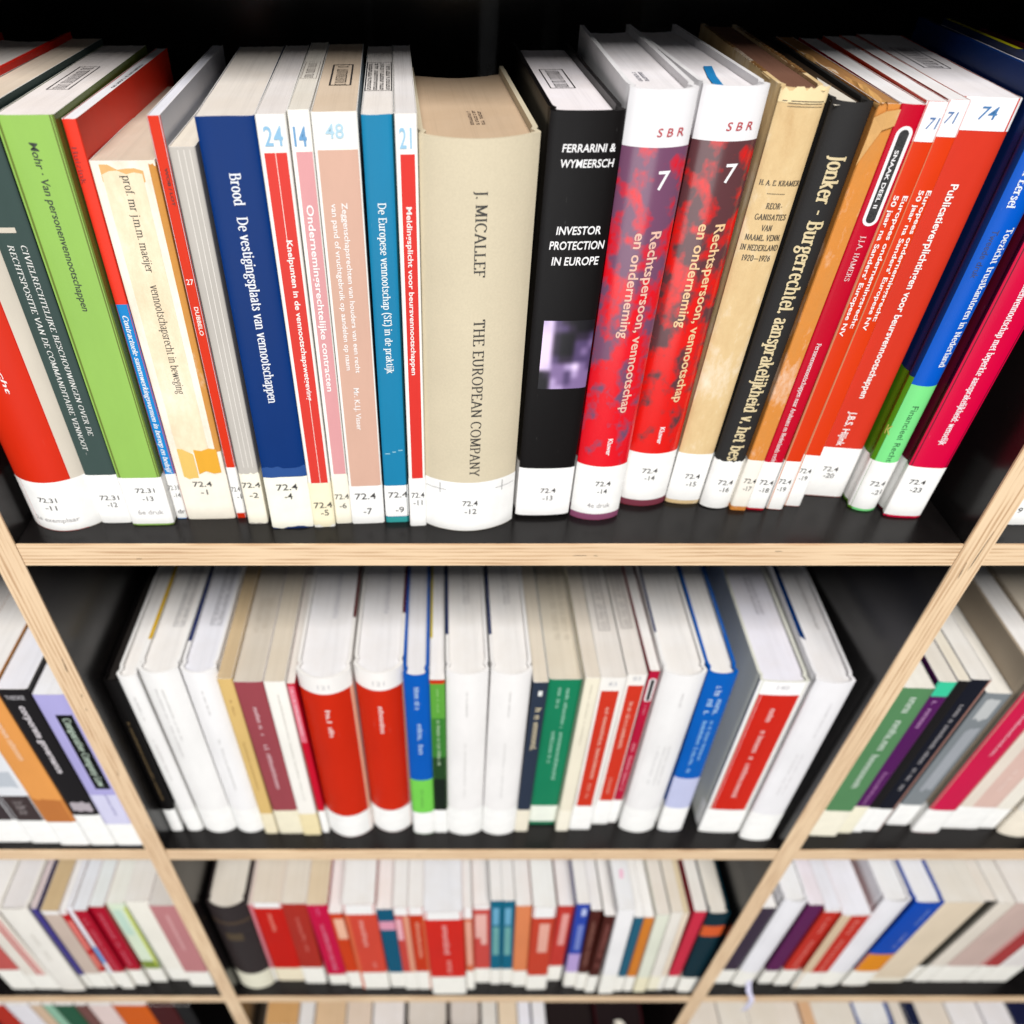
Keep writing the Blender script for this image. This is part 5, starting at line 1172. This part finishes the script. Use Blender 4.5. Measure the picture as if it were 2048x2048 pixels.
# ---- third row, right bay
GROUP = 'books on the third row, right bay'
b = Book('paperback_book', 'dark plum book just right of the right upright, third row', -804, 371.0, 17.2, 20.0, 232.3, 160, 'paper', (58, 44, 62), (243, 240, 238), -3.0, 0)
b.label(0.4, 45.9, [], (246, 243, 234))
b = Book('hardcover_book', 'white hardback with a lilac ribbon hanging over the shelf edge', -804, 396.9, 13.7, 27.0, 255.2, 160, 'round', (240, 238, 242), (246, 246, 248), -4.0, 0, bulge=3)
b.label(0.4, 47.8, [], (246, 243, 234))
ribbon(b)
b = Book('paperback_book', 'purple book left of the two red ones in the right bay', -804, 427.0, 16.9, 18.0, 240.9, 160, 'paper', (96, 28, 84), (240, 232, 240), -7.0, 0)
b.label(0.4, 43.4, [], (246, 243, 234))
b = Book('paperback_book', 'left of the two red paperbacks beside a cream edge, right bay third row', -804, 447.6, 14.8, 19.2, 232.9, 160, 'paper', (202, 48, 34), (238, 238, 246), -7.0, 0)
b.patch('head_band', cover_mat((244, 242, 240)), 227.6, 232.8, -1, 1, off=0.08)
b.text('99#12', (240, 130, 116), 'marks', down=(211.4, 61.4), cap=4.78, xc=1.0)
b.label(0.4, 52.9, [], (246, 243, 234))
b = Book('paperback_book', 'right of the two red paperbacks, with a cream left edge, third row', -804, 476.9, 11.3, 32.3, 228.3, 160, 'paper', (206, 48, 32), (238, 238, 246), -10.2, 0)
b.patch('head_band', cover_mat((244, 242, 240)), 225.7, 228.3, -1, 1, off=0.08)
b.patch('printed_panel', cover_mat((222, 196, 164)), 0.0, 225.7, -1, -0.35, off=0.13)
b.text('100#12', (240, 130, 116), 'marks', down=(212.1, 63.3), cap=4.77, xc=4.8)
b.label(0.4, 54.8, [], (246, 243, 234))
b = Book('hardcover_book', 'plain white hardback left of the blue and orange one', -804, 510.2, 13.7, 30.0, 255.2, 160, 'round', (238, 236, 240), (244, 244, 246), -6.0, 0, bulge=3)
b.label(0.4, 47.8, [], (246, 243, 234))
b = Book('hardcover_book', 'bright blue book with an orange foot, right bay of the third row', -804, 543.8, 14.3, 32.7, 249.9, 160, 'hard', (6, 74, 182), (244, 244, 248), -2.4, 0, bulge=0.8)
b.patch('printed_panel', cover_mat((236, 146, 24)), 0.0, 105.6, -1, 1, off=0.13)
b.text('101#5', (120, 150, 220), 'marks', down=(234.3, 193.5), cap=4.53, xc=4.9)
b.text('102#5', (130, 150, 220), 'marks', down=(167.9, 125.9), cap=5.35, xc=4.9)
b.label(0.4, 49.5, [], (246, 243, 234))
b = Book('paperback_book', 'wide sandy cream book right of the blue and orange one', -804, 585.3, 18.4, 45.5, 243.8, 160, 'paper', (232, 214, 188), (234, 228, 218), -1.0, 0)
b.label(0.4, 16.2, [], (240, 232, 214))
b = Book('paperback_book', 'thin olive black book between two cream ones, right bay third row', -804, 616.0, 20.8, 14.0, 242.0, 160, 'paper', (40, 36, 26), (238, 230, 220), -1.0, 0)
b.label(0.4, 49.1, [], (246, 243, 234))
b = Book('paperback_book', 'thin cream book right of the olive black one, third row', -804, 634.0, 19.0, 20.0, 240.0, 160, 'paper', (232, 222, 208), (240, 234, 226), 0.0, 0)
b.label(0.4, 54.3, [], (246, 243, 234))
b = Book('paperback_book', 'beige rose book near the right edge of the third row', -804, 668.5, 19.0, 47.0, 240.0, 160, 'paper', (206, 180, 170), (240, 234, 228), 0.0, 0)
b.patch('printed_panel', cover_mat((222, 150, 146)), 57.6, 229.3, 0.7, 0.9, off=0.13)
b.label(0.4, 54.3, [], (246, 243, 234))
b = Book('paperback_book', 'narrow red spined book at the right edge of the third row', -804, 702.5, 19.0, 19.0, 238.0, 160, 'paper', (176, 60, 60), (236, 228, 218), 0.0, 0)
b.label(0.4, 54.3, [], (246, 243, 234))
b = Book('paperback_book', 'white book against the frame edge, rightmost of the third row', -804, 730.0, 19.0, 34.0, 242.0, 160, 'paper', (232, 226, 222), (236, 228, 218), 0.0, 0)
b.label(0.4, 54.3, [], (246, 243, 234))
# ---- bottom row, all bays: mostly page tops show below the shelf
GROUP = 'books on the bottom row'
b = Book('hardcover_book', 'black hardback in the dark left corner of the bottom row', -1206, -271.9, 12.0, 36.2, 238.0, 160, 'hard', (20, 16, 14), (60, 50, 40), 0.0, 0, bulge=0.5)
b.label(0.4, 32.0, [], (246, 243, 236))
b = Book('paperback_book', 'tan book with tan page tops in the bottom row', -1206, -228.7, 12.0, 47.1, 250.0, 160, 'paper', (206, 160, 104), (208, 160, 104), 0.0, 0)
b.label(0.4, 32.0, [], (246, 243, 236))
b = Book('paperback_book', 'narrow white book right of the tan one in the bottom row', -1206, -193.6, 12.0, 20.3, 248.0, 160, 'paper', (240, 238, 236), (232, 228, 226), 0.0, 0)
b.label(0.4, 32.0, [], (246, 243, 236))
b = Book('paperback_book', 'book with beige pages and a bright blue spine, bottom row', -1206, -160.2, 12.0, 44.9, 236.0, 160, 'paper', (36, 110, 180), (218, 186, 150), 0.0, 0)
b.label(0.4, 32.0, [], (246, 243, 236))
b = Book('paperback_book', 'book with beige pages and a maroon spine, bottom row', -1206, -118.2, 12.0, 36.2, 236.0, 160, 'paper', (110, 50, 48), (224, 204, 186), 0.0, 0)
b.label(0.4, 32.0, [], (246, 243, 236))
b = Book('paperback_book', 'book with white page tops right of the maroon one, bottom row', -1206, -74.7, 12.0, 44.9, 246.0, 160, 'paper', (236, 230, 226), (236, 228, 224), 0.0, 0)
b.label(0.4, 32.0, [], (246, 243, 236))
b = Book('hardcover_book', 'cream-paged hardback with dark boards left of its twin, bottom row', -1206, -18.8, 12.0, 60.9, 232.0, 160, 'hard', (58, 46, 40), (222, 212, 202), 0.0, 0, bulge=1)
b.label(0.4, 32.0, [], (246, 243, 236))
b = Book('hardcover_book', 'cream-paged hardback with dark boards right of its wider neighbour', -1206, 36.2, 12.0, 46.4, 238.0, 160, 'hard', (74, 60, 54), (220, 210, 202), 0.0, 0, bulge=1)
b.label(0.4, 32.0, [], (246, 243, 236))
b = Book('paperback_book', 'narrow pale book between two hardbacks, bottom row middle', -1206, 71.8, 12.0, 21.7, 240.0, 160, 'paper', (220, 212, 206), (228, 222, 214), 0.0, 0)
b.label(0.4, 32.0, [], (246, 243, 236))
b = Book('paperback_book', 'peach-paged book with a brown board, bottom row middle', -1206, 99.3, 12.0, 27.5, 238.0, 160, 'paper', (120, 84, 60), (234, 212, 184), 0.0, 0)
b.label(0.4, 32.0, [], (246, 243, 236))
b = Book('paperback_book', 'thin white-paged book beside the blue board, bottom row', -1206, 123.2, 12.0, 17.4, 238.0, 160, 'paper', (90, 90, 160), (240, 238, 246), 0.0, 0)
b.label(0.4, 32.0, [], (246, 243, 236))
b = Book('paperback_book', 'second thin white-paged book left of the black ones, bottom row', -1206, 144.3, 12.0, 18.8, 240.0, 160, 'paper', (236, 232, 238), (240, 238, 242), 0.0, 0)
b.label(0.4, 32.0, [], (246, 243, 236))
b = Book('hardcover_book', 'dark shiny book with a pale worn patch, bottom row', -1206, 190.3, 12.0, 68.9, 228.0, 160, 'hard', (24, 12, 14), (30, 20, 20), 0.0, 0, bulge=2)
b.label(0.4, 32.0, [], (246, 243, 236))
b = Book('hardcover_book', 'dark maroon hardback with a small white spot, bottom row', -1206, 262.4, 12.0, 69.6, 231.0, 160, 'hard', (56, 14, 20), (28, 16, 18), 0.0, 0, bulge=2)
b.label(0.4, 32.0, [], (246, 243, 236))
b.on_top('white_spot', paper_mat((238,230,216)), [[(-6,6),(4,2),(8,7),(2,12),(-7,11)]], dz=3.6)
b = Book('paperback_book', 'dark red book at the left end of the bottom row', -1206, -667.0, 22.0, 29.0, 300.0, 160, 'paper', (120, 10, 8), (243, 240, 238), 6.0, 0)
b.label(0.4, 32.0, [], (246, 243, 236))
b = Book('paperback_book', 'scarlet book near the left end of the bottom row', -1206, -636.5, 22.0, 29.0, 300.0, 160, 'paper', (188, 40, 16), (243, 240, 238), 6.0, 0)
b.label(0.4, 32.0, [], (246, 243, 236))
b = Book('paperback_book', 'first white book of the bottom row, left bay', -1206, -603.9, 22.0, 33.4, 300.0, 160, 'paper', (236, 232, 236), (243, 240, 238), 6.0, 0)
b.label(0.4, 32.0, [], (246, 243, 236))
b = Book('paperback_book', 'beige book right of the first white one, bottom row', -1206, -577.1, 22.0, 17.4, 300.0, 160, 'paper', (220, 190, 160), (243, 240, 238), 6.0, 0)
b.label(0.4, 32.0, [], (246, 243, 236))
b = Book('paperback_book', 'pale green book left of the dark green one, bottom row', -1206, -559.7, 22.0, 14.5, 300.0, 160, 'paper', (150, 196, 168), (243, 240, 238), 6.0, 0)
b.label(0.4, 32.0, [], (246, 243, 236))
b = Book('paperback_book', 'dark green book, bottom row left bay', -1206, -537.2, 22.0, 27.6, 300.0, 160, 'paper', (34, 90, 62), (243, 240, 238), 6.0, 0)
b.label(0.4, 32.0, [], (246, 243, 236))
b = Book('paperback_book', 'brown book right of the dark green one, bottom row', -1206, -513.3, 22.0, 17.4, 300.0, 160, 'paper', (120, 76, 70), (243, 240, 238), 6.0, 0)
b.label(0.4, 32.0, [], (246, 243, 236))
b = Book('paperback_book', 'pinkish white book left of the orange one, bottom row', -1206, -486.5, 22.0, 33.3, 300.0, 160, 'paper', (236, 214, 208), (243, 240, 238), 6.0, 0)
b.label(0.4, 32.0, [], (246, 243, 236))
b = Book('paperback_book', 'broad orange book, bottom row left bay', -1206, -444.4, 22.0, 47.8, 300.0, 160, 'paper', (222, 98, 10), (243, 240, 238), 6.0, 0)
b.label(0.4, 32.0, [], (246, 243, 236))
b = Book('paperback_book', 'dark maroon book right of the orange one, bottom row', -1206, -400.9, 22.0, 36.2, 300.0, 160, 'paper', (70, 4, 6), (60, 20, 16), 6.0, 0)
b.label(0.4, 32.0, [], (246, 243, 236))
b = Book('paperback_book', 'black book against the left upright, bottom row', -1206, -370.5, 22.0, 21.8, 300.0, 160, 'paper', (14, 10, 10), (40, 30, 28), 6.0, 0)
b.label(0.4, 32.0, [], (246, 243, 236))
b = Book('paperback_book', 'ivory-paged book right of the right upright, bottom row', -1206, 382.8, 12.0, 46.4, 240.0, 160, 'paper', (232, 220, 206), (232, 222, 210), 0.0, 0)
b.label(0.4, 32.0, [], (246, 243, 236))
b = Book('paperback_book', 'second ivory-paged book from the right upright, bottom row', -1206, 428.5, 12.0, 42.1, 242.0, 160, 'paper', (226, 216, 204), (234, 226, 214), 0.0, 0)
b.label(0.4, 32.0, [], (246, 243, 236))
b = Book('paperback_book', 'third ivory-paged book from the right upright, bottom row', -1206, 472.0, 12.0, 42.1, 240.0, 160, 'paper', (232, 222, 208), (232, 222, 208), 0.0, 0)
b.label(0.4, 32.0, [], (246, 243, 236))
b = Book('paperback_book', 'red-spined book with ivory pages, bottom row', -1206, 511.1, 12.0, 33.3, 233.0, 160, 'paper', (206, 70, 50), (234, 224, 212), 0.0, 0)
b.label(0.4, 32.0, [], (246, 243, 236))
b = Book('paperback_book', 'narrow tan board beside ivory pages, bottom row', -1206, 538.0, 12.0, 17.4, 240.0, 160, 'paper', (224, 178, 134), (224, 180, 140), 0.0, 0)
b.label(0.4, 32.0, [], (246, 243, 236))
b = Book('paperback_book', 'wide ivory-paged book left of the blue-boarded one, bottom row', -1206, 577.8, 12.0, 59.4, 236.0, 160, 'paper', (226, 206, 190), (232, 224, 212), 0.0, 0)
b.label(0.4, 32.0, [], (246, 243, 236))
b = Book('hardcover_book', 'blue-boarded hardback with white pages, bottom row', -1206, 635.5, 12.0, 51.5, 235.0, 160, 'hard', (20, 84, 176), (240, 238, 236), 0.0, 0)
b.label(0.4, 32.0, [], (246, 243, 236))
b = Book('paperback_book', 'thin cream book right of the blue-boarded one, bottom row', -1206, 670.6, 12.0, 16.0, 240.0, 160, 'paper', (226, 216, 204), (230, 220, 208), 0.0, 0)
b.label(0.4, 32.0, [], (246, 243, 236))
b = Book('paperback_book', 'thin navy book, bottom row right bay', -1206, 688.8, 12.0, 17.4, 244.0, 160, 'paper', (16, 24, 60), (20, 28, 60), 0.0, 0)
b.label(0.4, 32.0, [], (246, 243, 236))
b = Book('paperback_book', 'ivory-paged book right of the thin navy one, bottom row', -1206, 721.4, 12.0, 45.0, 238.0, 160, 'paper', (232, 222, 208), (232, 220, 206), 0.0, 0)
b.label(0.4, 32.0, [], (246, 243, 236))
b = Book('paperback_book', 'left of the two white-paged books near the bottom right corner', -1206, 767.8, 12.0, 45.0, 240.0, 160, 'paper', (238, 234, 236), (240, 236, 236), 0.0, 0)
b.label(0.4, 32.0, [], (246, 243, 236))
b = Book('paperback_book', 'right of the two white-paged books near the bottom right corner', -1206, 811.3, 12.0, 39.2, 244.0, 160, 'paper', (238, 234, 238), (238, 234, 236), 0.0, 0)
b.label(0.4, 32.0, [], (246, 243, 236))
b = Book('paperback_book', 'navy hardback in the bottom right corner', -1206, 851.1, 12.0, 37.7, 244.0, 160, 'paper', (10, 16, 54), (20, 24, 60), 0.0, 0)
b.label(0.4, 32.0, [], (246, 243, 236))
